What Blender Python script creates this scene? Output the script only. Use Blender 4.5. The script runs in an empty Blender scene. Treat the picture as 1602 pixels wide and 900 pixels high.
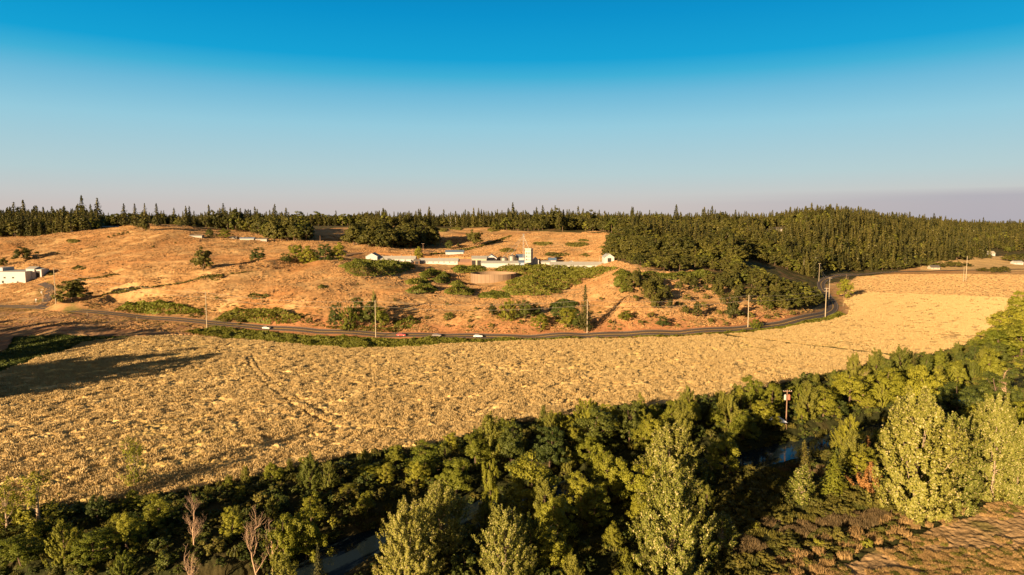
import bpy, math, random
import numpy as np

# ------------------------------------------------------------------ camera, sky, sun, exposure
sc = bpy.context.scene
COL = sc.collection
F = 1068.0                      # focal length in pixels of the 1602 px wide photograph
HORIZ = 348.0
CAM_H = 58.0
PITCH = math.atan((450 - HORIZ) / F)
cam_data = bpy.data.cameras.new("camera")
cam_data.sensor_width = 36.0
cam_data.lens = 36.0 * F / 1602.0
cam_data.clip_start = 1.0
cam_data.clip_end = 60000.0
cam = bpy.data.objects.new("camera", cam_data)
COL.objects.link(cam)
cam.location = (0, 0, CAM_H)
cam.rotation_euler = (math.pi / 2 - PITCH, 0, 0)
sc.camera = cam

SUN_AZ = math.radians(37)       # shadows fall this far to the right of straight ahead
SUN_EL = math.radians(11.5)
world = bpy.data.worlds.new("World")
sc.world = world
world.use_nodes = True
wn, wl = world.node_tree.nodes, world.node_tree.links
wn.clear()
w_out = wn.new("ShaderNodeOutputWorld")
w_bg = wn.new("ShaderNodeBackground")
w_bg.inputs["Strength"].default_value = 0.052
sky = wn.new("ShaderNodeTexSky")
sky.sky_type = 'NISHITA'
sky.sun_disc = False
sky.sun_elevation = SUN_EL
# sun stands behind the camera, to the left: towards-sun vector = (-sin az, -cos az)
sky.sun_rotation = math.pi + SUN_AZ
sky.air_density = 1.0
sky.dust_density = 0.6
sky.ozone_density = 2.5
w_co = wn.new("ShaderNodeTexCoord")
w_sep = wn.new("ShaderNodeSeparateXYZ")
wl.new(w_co.outputs["Generated"], w_sep.inputs[0])
w_hs = wn.new("ShaderNodeHueSaturation")
w_hs.inputs["Saturation"].default_value = 1.25
wl.new(sky.outputs[0], w_hs.inputs["Color"])
# colour of the air by elevation above the horizon (deep cyan high up, mauve smoke low down)
w_ramp = wn.new("ShaderNodeValToRGB")
w_map = wn.new("ShaderNodeMapRange")
w_map.inputs["From Min"].default_value = -0.02
w_map.inputs["From Max"].default_value = 0.42
wl.new(w_sep.outputs["Z"], w_map.inputs["Value"])
wl.new(w_map.outputs[0], w_ramp.inputs[0])
cr = w_ramp.color_ramp
cr.interpolation = 'LINEAR'
SKY_STOPS = [(0.00, (1, 1, 1)), (1.0, (1, 1, 1))]
def lin(*c): return tuple((v / 255 / 12.92 if v < 10 else ((v / 255 + 0.055) / 1.055) ** 2.4) for v in c)
SKY_STOPS = [(0.0, lin(198, 188, 186)), (0.095, lin(203, 193, 190)), (0.135, lin(199, 200, 199)), (0.20, lin(183, 206, 210)), (0.352, lin(150, 203, 221)),
             (0.45, lin(110, 187, 218)), (0.505, lin(62, 176, 215)), (0.555, lin(14, 162, 213)), (0.68, lin(0, 146, 204)), (0.74, lin(0, 138, 197)), (0.86, (0.03, 0.09, 0.16)), (1.0, (0.03, 0.05, 0.08))]
for i, (p, c) in enumerate(SKY_STOPS):
    e = cr.elements[i] if i < 2 else cr.elements.new(p)
    e.position = p
    e.color = (*c, 1)
for i, (p, c) in enumerate(SKY_STOPS):
    cr.elements[i].position = p
    cr.elements[i].color = (*c, 1)
# smoke bank over the right-hand horizon
w_noise = wn.new("ShaderNodeTexNoise")
w_mapp = wn.new("ShaderNodeMapping")
w_mapp.inputs["Scale"].default_value = (1.2, 1.2, 55.0)
wl.new(w_co.outputs["Generated"], w_mapp.inputs[0])
wl.new(w_mapp.outputs[0], w_noise.inputs["Vector"])
w_noise.inputs["Scale"].default_value = 1.5
w_noise.inputs["Detail"].default_value = 4
def wmath(op, a, b=None, clamp=False):
    n = wn.new("ShaderNodeMath"); n.operation = op; n.use_clamp = clamp
    for i, v in enumerate((a, b)):
        if v is None: continue
        if isinstance(v, (int, float)): n.inputs[i].default_value = v
        else: wl.new(v, n.inputs[i])
    return n.outputs[0]
zz = wmath('ADD', w_sep.outputs["Z"], wmath('MULTIPLY', wmath('SUBTRACT', w_noise.outputs[0], 0.5), 0.016))
# edge height of the bank grows towards the right
edge = wmath('ADD', wmath('MULTIPLY', w_sep.outputs["X"], 0.012), 0.036)
bank = wmath('MULTIPLY', wmath('SUBTRACT', wmath('ADD', edge, 0.0), zz), 75.0, True)
bank = wmath('MULTIPLY', bank, wmath('MULTIPLY', wmath('ADD', w_sep.outputs["X"], -0.18, True), 2.6, True))
w_mixb = wn.new("ShaderNodeMixRGB")
w_mixb.inputs[2].default_value = (*lin(172, 168, 180), 1)
wl.new(wmath('MULTIPLY', bank, 0.75), w_mixb.inputs[0])
wl.new(w_ramp.outputs[0], w_mixb.inputs[1])
w_scale = wn.new("ShaderNodeVectorMath"); w_scale.operation = 'SCALE'
w_scale.inputs["Scale"].default_value = 6.5
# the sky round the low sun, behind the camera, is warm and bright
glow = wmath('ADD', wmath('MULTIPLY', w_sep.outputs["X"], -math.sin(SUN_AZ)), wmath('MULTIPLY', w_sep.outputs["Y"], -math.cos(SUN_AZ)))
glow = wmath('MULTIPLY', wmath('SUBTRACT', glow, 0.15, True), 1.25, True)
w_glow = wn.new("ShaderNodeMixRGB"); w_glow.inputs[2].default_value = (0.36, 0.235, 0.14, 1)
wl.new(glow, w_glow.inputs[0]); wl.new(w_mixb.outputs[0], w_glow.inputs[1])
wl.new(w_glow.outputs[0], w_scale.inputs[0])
w_mix = wn.new("ShaderNodeMixRGB")
w_mix.inputs[0].default_value = 0.97
wl.new(w_hs.outputs[0], w_mix.inputs[1])
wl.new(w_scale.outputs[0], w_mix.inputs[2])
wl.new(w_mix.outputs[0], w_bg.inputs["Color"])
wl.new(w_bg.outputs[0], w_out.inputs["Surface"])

sun_data = bpy.data.lights.new("sun", 'SUN')
sun_data.energy = 5.0
sun_data.angle = math.radians(0.5)
sun_data.color = (1.0, 0.69, 0.39)
sun = bpy.data.objects.new("sun", sun_data)
COL.objects.link(sun)
sun.rotation_euler = (math.pi / 2 - SUN_EL, 0, -SUN_AZ)

sc.view_settings.view_transform = 'Standard'
sc.view_settings.look = 'None'
sc.view_settings.gamma = 1.0
sc.view_settings.exposure = 1.56
sc.view_settings.use_curve_mapping = False
sc.cycles.max_bounces = 5
sc.cycles.diffuse_bounces = 2
sc.cycles.transmission_bounces = 2
sc.cycles.transparent_max_bounces = 4
sc.cycles.use_denoising = True

rng = np.random.default_rng(7)
random.seed(7)

# ------------------------------------------------------------------ numpy noise
def _hash(ix, iy, seed):
    h = (ix.astype(np.int64) * 374761393 + iy.astype(np.int64) * 668265263 + seed * 974634777) & 0xffffffff
    h = ((h ^ (h >> 13)) * 1274126177) & 0xffffffff
    h = (h ^ (h >> 16)) & 0xffff
    return h.astype(np.float32) / 65535.0

def vnoise(x, y, seed=0):
    x0 = np.floor(x); y0 = np.floor(y)
    fx = (x - x0).astype(np.float32); fy = (y - y0).astype(np.float32)
    fx = fx * fx * (3 - 2 * fx); fy = fy * fy * (3 - 2 * fy)
    a = _hash(x0, y0, seed); b = _hash(x0 + 1, y0, seed)
    c = _hash(x0, y0 + 1, seed); d = _hash(x0 + 1, y0 + 1, seed)
    return (a + (b - a) * fx) * (1 - fy) + (c + (d - c) * fx) * fy

def fbm(x, y, seed=0, octaves=3, gain=0.5):
    s = 0; amp = 1.0; tot = 0
    for o in range(octaves):
        s = s + amp * vnoise(x * (1.93 ** o) + 17.3 * o, y * (1.93 ** o) - 9.1 * o, seed + o)
        tot += amp; amp *= gain
    return s / tot

def sstep(x):
    x = np.clip(x, 0, 1)
    return x * x * (3 - 2 * x)

# ------------------------------------------------------------------ camera helpers (pixels of the 1602x900 photograph)
CP, SP = math.cos(PITCH), math.sin(PITCH)
def ray(px, py):
    x = (px - 801.0) / F; yu = (450.0 - py) / F
    return x, CP + yu * SP, -SP + yu * CP
def at_depth(px, py, D):
    x, y, z = ray(px, py)
    return x / y * D, D, CAM_H + z / y * D
def project(X, Y, Z):
    dz = Z - CAM_H
    d = Y * CP - dz * SP
    up = Y * SP + dz * CP
    return 801 + F * X / d, 450 - F * up / d

# ------------------------------------------------------------------ terrain
def lnv(D): return np.log(np.asarray(D, float) / 100.0) * 0.7
ctrl = []
def cpx(px, py, D):
    X, Y, Z = at_depth(px, py, D); ctrl.append((X / Y, D, Z))
def cz(px, D, z): ctrl.append(((px - 801.0) / F, D, z))
for D in (40, 70, 110, 150, 190, 230, 270, 305):
    for px in (-500, -200, 100, 400, 700, 1000, 1300, 1600, 1900):
        cz(px, D, 0.0)
for px in (500, 700, 900, 1100, 1300): cz(px, 330, 0.2)
for px in (1340, 1430, 1520, 1602, 1750, 1900):
    for D in (340, 400, 470, 550, 640, 730): cz(px, D, 0)
prof = {
 -160: [(470, 430), (440, 500), (402, 600), (385, 680)],
 0: [(545, 305), (510, 360), (478, 430), (445, 510), (402, 600), (379, 680)],
 100: [(520, 330), (484, 405), (450, 470), (402, 590), (373, 700)],
 230: [(515, 350), (497, 385), (460, 430), (430, 480), (400, 560), (372, 650), (352, 740)],
 350: [(508, 368), (470, 410), (430, 470), (400, 550), (378, 640)],
 420: [(514, 362), (475, 400), (440, 450), (415, 500), (385, 600), (379, 640)],
 500: [(521, 350), (490, 375), (450, 430), (415, 500), (395, 580), (381, 660), (360, 900)],
 600: [(526, 343), (490, 372), (450, 430), (425, 500), (411, 580), (393, 640), (387, 670), (353, 950)],
 700: [(528, 340), (500, 365), (470, 410), (445, 480), (428, 540), (414, 590), (400, 640), (377, 760), (356, 950)],
 760: [(528, 340), (500, 360), (475, 400), (444, 500), (422, 555), (414, 590), (391, 680), (368, 800), (357, 920)],
 830: [(528, 342), (505, 357), (470, 400), (440, 470), (422, 550), (414, 590), (395, 650), (372, 760), (364, 820)],
 910: [(526, 343), (500, 360), (460, 410), (432, 500), (422, 560), (414, 590), (393, 650), (370, 750), (362, 820)],
 980: [(523, 345), (500, 360), (455, 395), (418, 470), (403, 560), (382, 650), (366, 780)],
 1060: [(519, 350), (495, 365), (464, 400), (432, 460), (404, 560), (385, 680), (362, 880)],
 1150: [(514, 358), (495, 375), (462, 415), (437, 470), (412, 560), (392, 680), (370, 850), (358, 1000)],
 1220: [(503, 378), (487, 392), (462, 430), (447, 480), (440, 540), (418, 650), (395, 780), (372, 900), (352, 1050)],
}
for px, l in prof.items():
    for py, D in l: cpx(px, py, D)
for a in ((-160, 760, 45), (0, 760, 42.5), (100, 760, 45), (160, 760, 50), (230, 860, 50), (300, 740, 52), (300, 860, 50), (350, 720, 45),
          (420, 760, 44), (350, 820, 47), (420, 880, 48), (350, 950, 49), (430, 1000, 51),
          (1275, 425, 3), (1275, 480, 1), (1275, 560, 2), (1275, 650, 5), (1275, 720, 12), (1275, 800, 27), (1290, 900, 45), (1275, 1000, 60),
          (1340, 780, 3), (1340, 850, 17), (1340, 950, 36), (1340, 1080, 54),
          (1400, 800, 0.5), (1400, 860, 4), (1400, 950, 20), (1400, 1150, 45),
          (1500, 850, 0.8), (1500, 900, 2), (1500, 1000, 12), (1500, 1300, 33),
          (1600, 850, 0), (1600, 1000, 1), (1600, 1150, 3), (1600, 1300, 11), (1600, 1700, 30),
          (1750, 900, 0), (1750, 1200, 5), (1750, 1700, 28)):
    cz(*a)
for px in (-400, -160): cz(px, 340, 2); cz(px, 500, 14)
cz(-400, 430, 8); cz(-400, 700, 35)
for px in (-300, 0, 300, 600, 900, 1200): cz(px, 1100, 52); cz(px, 1500, 50)
for px in (-300, 0, 300, 600, 900, 1200, 1500, 1800):
    cz(px, 2200, 46 if px < 1400 else 36); cz(px, 3500, 38 if px < 1400 else 26); cz(px, 7000, 5)
C = np.array(ctrl)
cu, cv, czv = C[:, 0] * 1.3, lnv(C[:, 1]), C[:, 2]
def tps(r2): return np.where(r2 > 1e-12, r2 * np.log(np.maximum(r2, 1e-12)), 0.0)
n = len(C)
K = tps((cu[:, None] - cu) ** 2 + (cv[:, None] - cv) ** 2) + np.eye(n) * 0.0006
Pm = np.stack([np.ones(n), cu, cv], 1)
A = np.block([[K, Pm], [Pm.T, np.zeros((3, 3))]])
W = np.linalg.solve(A, np.concatenate([czv, np.zeros(3)]))
GU, GV = 340, 420
gu = np.linspace(-1.7, 1.7, GU); gd0, gd1 = 35.0, 9000.0
gv = np.linspace(lnv(gd0), lnv(gd1), GV)
uu, vv = np.meshgrid(gu, gv)
zz_ = np.zeros_like(uu)
for i in range(GV):
    r2 = (uu[i][:, None] * 1.3 - cu) ** 2 + (vv[i][:, None] - cv) ** 2
    zz_[i] = tps(r2) @ W[:n] + W[n] + W[n + 1] * uu[i] * 1.3 + W[n + 2] * vv[i]
dd_ = np.exp(vv / 0.7) * 100
flat = sstep((325 - dd_) / 40)
zz_ = zz_ * (1 - flat)
zz_ = np.maximum(zz_, -0.2)
GZ = zz_

def T00(X, Y):
    X = np.asarray(X, float); Y = np.maximum(np.asarray(Y, float), gd0)
    fu = np.clip((X / Y - gu[0]) / (gu[1] - gu[0]), 0, GU - 1.001)
    fv = np.clip((lnv(Y) - gv[0]) / (gv[1] - gv[0]), 0, GV - 1.001)
    iu = fu.astype(int); iv = fv.astype(int); a = fu - iu; b = fv - iv
    return (GZ[iv, iu] * (1 - a) + GZ[iv, iu + 1] * a) * (1 - b) + (GZ[iv + 1, iu] * (1 - a) + GZ[iv + 1, iu + 1] * a) * b

def T0(X, Y):
    z = T00(X, Y); X = np.asarray(X, float); Y = np.asarray(Y, float)
    a = X * 0.86 - Y * 0.5; b_ = X * 0.5 + Y * 0.86          # folds run across the light
    f = 8.5 * (fbm(a / 48, b_ / 80, 700, 2) - 0.5) + 1.8 * (fbm(a / 13, b_ / 24, 710, 2) - 0.5)
    m = sstep((z - 5) / 8) * sstep((1000 - Y) / 150) * (1 - 0.85 * ((np.abs(Y - 585) < 34) & (X > -150) & (X < 110)))
    return z + f * m

_pd = np.exp(np.linspace(math.log(45), math.log(6000), 2500))
def pick(px, py, fn=None):
    x, y, z = ray(px, py)
    X = x / y * _pd; Z = CAM_H + z / y * _pd
    below = Z < (fn or T0)(X, _pd)
    k = int(np.argmax(below)) if below.any() else len(_pd) - 1
    return float(X[k]), float(_pd[k])
def poly_px(pts): return np.array([pick(*p) for p in pts])

def dist_poly(X, Y, pl):
    """distance to a polyline and the running length of the nearest point"""
    best = np.full(np.shape(X), 1e9, np.float32); arc = np.zeros(np.shape(X), np.float32); s = 0.0
    for (x0, y0), (x1, y1) in zip(pl[:-1], pl[1:]):
        dx, dy = x1 - x0, y1 - y0; L2 = dx * dx + dy * dy + 1e-9
        t = np.clip(((X - x0) * dx + (Y - y0) * dy) / L2, 0, 1)
        d = np.hypot(X - x0 - t * dx, Y - y0 - t * dy)
        m = d < best
        best = np.where(m, d, best); arc = np.where(m, s + t * math.sqrt(L2), arc); s += math.sqrt(L2)
    return best, arc
def inside(X, Y, poly):
    c = np.zeros(np.shape(X), bool); x1, y1 = poly[-1]
    for x2, y2 in poly:
        m = ((y2 > Y) != (y1 > Y)) & (X < (x1 - x2) * (Y - y2) / (y1 - y2 + 1e-12) + x2)
        c ^= m; x1, y1 = x2, y2
    return c
def smooth_line(p, per=8):
    p = np.asarray(p, float); q = np.vstack([2 * p[0] - p[1], p, 2 * p[-1] - p[-2]]); out = []
    for i in range(1, len(q) - 2):
        for t in np.linspace(0, 1, per, endpoint=False):
            out.append(0.5 * ((2 * q[i]) + (-q[i-1] + q[i+1]) * t + (2*q[i-1] - 5*q[i] + 4*q[i+1] - q[i+2]) * t*t + (-q[i-1] + 3*q[i] - 3*q[i+1] + q[i+2]) * t**3))
    out.append(q[-2]); return np.array(out)
def z0pt(px, py, z=0.0):
    x, y, zz = ray(px, py); D = (z - CAM_H) / (zz / y); return (x / y * D, D)

RIVER = smooth_line([z0pt(*p, z=-3.4) for p in ((-150, 960), (150, 985), (330, 950), (455, 912), (560, 858), (680, 828), (790, 797), (900, 768), (1050, 742), (1175, 722),
                    (1240, 708), (1310, 692), (1400, 672), (1500, 640), (1602, 600), (1750, 575))], 4)
def river_w(arc): return 4.2 + 1.0 * np.sin(arc * 0.07) + 0.6 * np.sin(arc * 0.19 + 1)
LANE = smooth_line(poly_px([(128, 478), (160, 466), (250, 450), (340, 434), (420, 421), (470, 413), (530, 409)]), 5)
def T(X, Y):
    X = np.asarray(X, float); Y = np.asarray(Y, float)
    z = T0(X, Y)
    X1, Y1 = np.atleast_1d(X), np.atleast_1d(Y); z = np.array(np.atleast_1d(z), float)
    m = Y1 < 420
    if m.any():
        d, a = dist_poly(X1[m], Y1[m], RIVER)
        z[m] -= 5.2 * sstep(1.35 - d / (river_w(a) + 4.5))
    m = (Y1 > 350) & (Y1 < 720) & (X1 < -60)
    if m.any():
        d, a = dist_poly(X1[m], Y1[m], LANE)
        z[m] += -3.2 * np.exp(-(d / 5.0) ** 2) + 3.8 * np.exp(-((d - 11) / 5.0) ** 2) * np.clip(1 - a / 400, 0.3, 1)
    return z if np.ndim(X) else float(z[0])

ROAD_PX = [(-260, 470), (-100, 474), (0, 479), (70, 482), (140, 489), (220, 496), (300, 503), (350, 508), (430, 514), (520, 521), (620, 525.5),
           (750, 527), (870, 525.5), (1000, 522), (1100, 518.5), (1180, 513), (1240, 504), (1282, 494), (1300, 487), (1304, 478), (1298, 468), (1290, 458), (1284, 448), (1288, 438), (1318, 430), (1370, 427), (1440, 424.5), (1520, 423), (1620, 421), (1760, 421)]
ROAD = smooth_line(poly_px(ROAD_PX), 6)
_k = np.hanning(13); _k /= _k.sum()
_pp = np.vstack([np.repeat(ROAD[:1], 6, 0), ROAD, np.repeat(ROAD[-1:], 6, 0)])
ROAD = np.stack([np.convolve(_pp[:, 0], _k, 'valid'), np.convolve(_pp[:, 1], _k, 'valid')], 1)
SIDE = smooth_line(poly_px([(62, 482), (72, 471), (77, 458), (76, 449), (64, 444)]), 5)

def P(l): return poly_px(l)
WHEAT = P([(-420, 660), (-200, 625), (0, 585), (60, 562), (130, 538), (200, 530), (290, 526), (400, 534), (540, 547), (640, 544), (750, 537), (950, 531), (1100, 525), (1180, 519),
           (1250, 511), (1300, 503), (1324, 495), (1332, 485), (1322, 474), (1338, 464), (1365, 459), (1602, 468), (1680, 471), (1600, 478), (1575, 497), (1550, 519), (1500, 543), (1440, 558),
           (1340, 576), (1260, 591), (1200, 606), (1100, 627), (1000, 640), (860, 655), (760, 670), (700, 694), (560, 712), (420, 742), (270, 772), (100, 792), (0, 806), (-200, 850), (-500, 900)])
TILLED = P([(1322, 474), (1338, 464), (1365, 459), (1602, 468), (1680, 471), (1750, 466), (1750, 440), (1602, 430), (1500, 429), (1400, 429), (1340, 433), (1325, 445), (1315, 460)])
STUBBLE = P([(1240, 940), (1290, 895), (1440, 838), (1540, 795), (1602, 762), (1750, 715), (1980, 800), (1900, 1000)])
MOWN = P([(-300, 492), (0, 488), (100, 490), (170, 497), (260, 507), (320, 516), (330, 522), (290, 524), (190, 527), (100, 525), (20, 527), (12, 545), (-100, 590), (-300, 620)])
GREENM = P([(-300, 640), (-100, 590), (10, 548), (22, 528), (100, 524), (190, 527), (215, 528), (130, 536), (60, 560), (0, 582), (-200, 622)])
for nm in ("a",):
    pass
tram_a = smooth_line(P([(385, 558), (392, 575), (410, 598), (440, 622), (475, 645), (520, 668)]), 5)
tram_b = smooth_line(P([(394, 556), (403, 575), (423, 596), (456, 619), (495, 641), (540, 662)]), 5)
DITCH = smooth_line(P([(1140, 526), (1180, 531), (1250, 540), (1330, 549), (1400, 557), (1440, 562)]), 5)
FARFIELD = [P([(475, 352), (640, 353), (800, 358), (805, 372), (740, 385), (640, 384), (520, 381), (480, 372)])]

def mesh_obj(name, V, Fq, mats, parent=None, smooth=False, mat_idx=None, attrs=None, link=True):
    me = bpy.data.meshes.new(name)
    V = np.asarray(V, np.float32); Fq = np.asarray(Fq, np.int32)
    me.vertices.add(len(V)); me.vertices.foreach_set("co", V.ravel())
    k = Fq.shape[1]
    me.loops.add(Fq.size); me.loops.foreach_set("vertex_index", Fq.ravel())
    me.polygons.add(len(Fq))
    me.polygons.foreach_set("loop_start", np.arange(0, Fq.size, k, dtype=np.int32))
    me.polygons.foreach_set("loop_total", np.full(len(Fq), k, np.int32))
    if mat_idx is not None: me.polygons.foreach_set("material_index", np.asarray(mat_idx, np.int32))
    me.polygons.foreach_set("use_smooth", np.full(len(Fq), smooth, bool))
    for an, (dom, data) in (attrs or {}).items():
        if data.ndim == 1:
            at = me.attributes.new(an, 'FLOAT', dom); at.data.foreach_set("value", data.astype(np.float32))
        else:
            at = me.attributes.new(an, 'FLOAT_COLOR', dom); at.data.foreach_set("color", data.astype(np.float32).ravel())
    for m in (mats if isinstance(mats, (list, tuple)) else [mats]): me.materials.append(m)
    me.update(calc_edges=True)
    if not link: return me
    o = bpy.data.objects.new(name, me); COL.objects.link(o)
    if parent is not None: o.parent = parent
    return o

def tag(o, label=None, cat=None, group=None, kind=None):
    if label: o["label"] = label
    if cat: o["category"] = cat
    if group: o["group"] = group
    if kind: o["kind"] = kind
    return o
def empty(name, loc=(0, 0, 0), rz=0.0, parent=None):
    o = bpy.data.objects.new(name, None); COL.objects.link(o)
    o.location = loc; o.rotation_euler = (0, 0, rz); o.empty_display_size = 0.5
    if parent is not None: o.parent = parent
    return o

# ------------------------------------------------------------------ materials
def newmat(name):
    m = bpy.data.materials.new(name); m.use_nodes = True
    nt = m.node_tree; b = nt.nodes["Principled BSDF"]
    return m, nt, b
def simple(name, col, rough=0.8, metal=0.0, var=0.12, scale=1.0, spec=0.3):
    m, nt, b = newmat(name)
    tc = nt.nodes.new("ShaderNodeTexCoord"); no = nt.nodes.new("ShaderNodeTexNoise")
    no.inputs["Scale"].default_value = scale; no.inputs["Detail"].default_value = 5
    nt.links.new(tc.outputs["Object"], no.inputs["Vector"])
    mx = nt.nodes.new("ShaderNodeMixRGB")
    mx.inputs[1].default_value = (*[c * (1 - var) for c in col], 1); mx.inputs[2].default_value = (*[min(1, c * (1 + var)) for c in col], 1)
    nt.links.new(no.outputs[0], mx.inputs[0]); nt.links.new(mx.outputs[0], b.inputs["Base Color"])
    b.inputs["Roughness"].default_value = rough; b.inputs["Metallic"].default_value = metal
    b.inputs["Specular IOR Level"].default_value = spec
    return m
def ground_mat(name):
    """colour comes from the zone map in the mesh, broken up by noise"""
    m, nt, b = newmat(name)
    N, L = nt.nodes, nt.links
    at = N.new("ShaderNodeAttribute"); at.attribute_name = "zone"
    ge = N.new("ShaderNodeNewGeometry")
    n1 = N.new("ShaderNodeTexNoise"); n1.inputs["Scale"].default_value = 0.9; n1.inputs["Detail"].default_value = 6; n1.inputs["Roughness"].default_value = 0.7
    n2 = N.new("ShaderNodeTexNoise"); n2.inputs["Scale"].default_value = 0.06; n2.inputs["Detail"].default_value = 4
    L.new(ge.outputs["Position"], n1.inputs["Vector"]); L.new(ge.outputs["Position"], n2.inputs["Vector"])
    r1 = N.new("ShaderNodeMapRange"); r1.inputs["From Min"].default_value = 0.3; r1.inputs["From Max"].default_value = 0.7
    r1.inputs["To Min"].default_value = 0.55; r1.inputs["To Max"].default_value = 1.05
    r2 = N.new("ShaderNodeMapRange"); r2.inputs["From Min"].default_value = 0.35; r2.inputs["From Max"].default_value = 0.65
    r2.inputs["To Min"].default_value = 0.82; r2.inputs["To Max"].default_value = 1.15
    L.new(n1.outputs[0], r1.inputs[0]); L.new(n2.outputs[0], r2.inputs[0])
    mu = N.new("ShaderNodeMath"); mu.operation = 'MULTIPLY'; L.new(r1.outputs[0], mu.inputs[0]); L.new(r2.outputs[0], mu.inputs[1])
    sc_ = N.new("ShaderNodeVectorMath"); sc_.operation = 'SCALE'
    L.new(at.outputs["Color"], sc_.inputs[0]); L.new(mu.outputs[0], sc_.inputs["Scale"])
    L.new(sc_.outputs[0], b.inputs["Base Color"])
    b.inputs["Roughness"].default_value = 0.95; b.inputs["Specular IOR Level"].default_value = 0.1
    bp = N.new("ShaderNodeBump"); bp.inputs["Strength"].default_value = 0.6; bp.inputs["Distance"].default_value = 0.25
    n3 = N.new("ShaderNodeTexNoise"); n3.inputs["Scale"].default_value = 2.2; n3.inputs["Detail"].default_value = 5
    L.new(ge.outputs["Position"], n3.inputs["Vector"]); L.new(n3.outputs[0], bp.inputs["Height"]); L.new(bp.outputs[0], b.inputs["Normal"])
    return m
MG = ground_mat("ground_cover")

# ------------------------------------------------------------------ the land as one fine grid, cut into its fields
NU = 1350
us = np.concatenate([np.linspace(-1.7, -0.86, 60)[:-1], np.linspace(-0.86, 0.86, NU - 118), np.linspace(0.86, 1.7, 60)[1:]])
ds = [52.0]
while ds[-1] < 9000:
    d = ds[-1]
    ds.append(d * (1.0023 if d < 1000 else 1.006 if d < 2000 else 1.03))
ds = np.array(ds); NV = len(ds)
U, Dm = np.meshgrid(us, ds)
X = (U * Dm).astype(np.float64); Y = Dm.copy()
Z = T(X.ravel(), Y.ravel()).reshape(X.shape)
HAS = {}
def zmask(poly):
    b = (X > poly[:, 0].min()) & (X < poly[:, 0].max()) & (Y > poly[:, 1].min()) & (Y < poly[:, 1].max())
    o = np.zeros(X.shape, bool); o[b] = inside(X[b], Y[b], poly); return o
# wobble the outlines a little so no border is ruled
wx = X + (fbm(X / 5, Y / 5, 50, 2) - 0.5) * 2.2; wy = Y + (fbm(X / 5, Y / 5, 60, 2) - 0.5) * 2.2
Xs, Ys = X, Y
X, Y = wx, wy
m_wheat = zmask(WHEAT); m_till = zmask(TILLED) & ~m_wheat; m_stub = zmask(STUBBLE); m_mown = zmask(MOWN) & ~m_wheat; m_green = zmask(GREENM) & ~m_wheat & ~m_mown
X, Y = Xs, Ys
del wx, wy
near = (Y < 900)
droad = np.full(X.shape, 99.0, np.float32)
bb = (Y > 330) & (Y < 900)
droad[bb] = dist_poly(X[bb], Y[bb], ROAD[::3])[0]
ds_, _ = dist_poly(X[bb], Y[bb], SIDE[::2]); droad[bb] = np.minimum(droad[bb], ds_)
dlane = np.full(X.shape, 99.0, np.float32)
b2 = bb & (X < -50) & (Y < 720); dlane[b2] = dist_poly(X[b2], Y[b2], LANE[::2])[0]
dtram = np.full(X.shape, 99.0, np.float32)
b3 = (Y > 180) & (Y < 320) & (X < 0); dtram[b3] = np.minimum(dist_poly(X[b3], Y[b3], tram_a)[0], dist_poly(X[b3], Y[b3], tram_b)[0])
dditch = np.full(X.shape, 99.0, np.float32)
b4 = (Y > 230) & (Y < 380) & (X > 70); dditch[b4] = dist_poly(X[b4], Y[b4], DITCH)[0]
edgefade = sstep((droad - 5) / 3)
# relief
nz = np.zeros(X.shape, np.float32)
L1 = fbm((X * 0.87 + Y * 0.5) / 2.5, (Y * 0.87 - X * 0.5) / 1.45, 1, 4, 0.62); L2 = fbm(X / 0.8, Y / 0.8, 5, 2); L3 = fbm(X / 16, Y / 11, 9, 2)
lod = np.clip(1.0 - (Y - 300) / 1200, 0.5, 1)
ridged = 1 - np.abs(2 * L1 - 1)
wedge = np.full(X.shape, 99.0, np.float32); b5 = (Y > 120) & (Y < 360); wedge[b5] = dist_poly(X[b5], Y[b5], np.vstack([WHEAT, WHEAT[:1]]))[0]
calm = 0.30 + 0.70 * sstep((wedge - 5) / 9)
wheat_h = 0.55 + 1.65 * (L1 - 0.5) * (0.20 + 1.35 * fbm(X / 9, Y / 7, 55, 2)) * calm + 0.60 * (L2 - 0.5) * (0.5 + 0.5 * calm) + 0.35 * (L3 - 0.5)
# drill lines of the lodged crop in the far part of the field
ang = 0.35
lines = np.sin((X * math.cos(ang) - Y * math.sin(ang) + 4 * fbm(X / 30, Y / 30, 33, 2) * 8) * 0.9)
far_w = sstep((X - 60) / 120)
wheat_h = wheat_h * (1 - 0.30 * far_w) + 0.06 * lines * far_w + 0.25 * far_w
wheat_h = wheat_h * (1 - 0.8 * np.exp(-(dtram / 0.40) ** 2) * (fbm(X / 3, Y / 3, 61, 2) > 0.36)); wheat_h = np.where(dditch < 3, wheat_h * 0.5, wheat_h)
hill_h = 0.8 * (fbm(X / 2.4, Y / 2.6, 21, 3, 0.65) - 0.5) * (0.5 + fbm(X / 30, Y / 30, 24, 2)) + 1.6 * (fbm(X / 17, Y / 13, 27, 2) - 0.5)
terr = np.sin(Z * 2 * math.pi / 2.6 + 3 * fbm(X / 30, Y / 30, 40, 2))           # stock tracks along the contours
hill_h += 0.14 * terr * sstep((Z - 4) / 6)
till_h = 0.10 * np.sin((X * 0.5 + Y * 0.87) * 1.1) + 0.35 * (L1 - 0.5)
base_h = 1.1 * (L1 - 0.5) + 0.5 * (L2 - 0.5)
m_hill = (~m_wheat) & (~m_till) & (~m_stub) & (~m_mown) & (~m_green) & (Y > 322)
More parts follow.
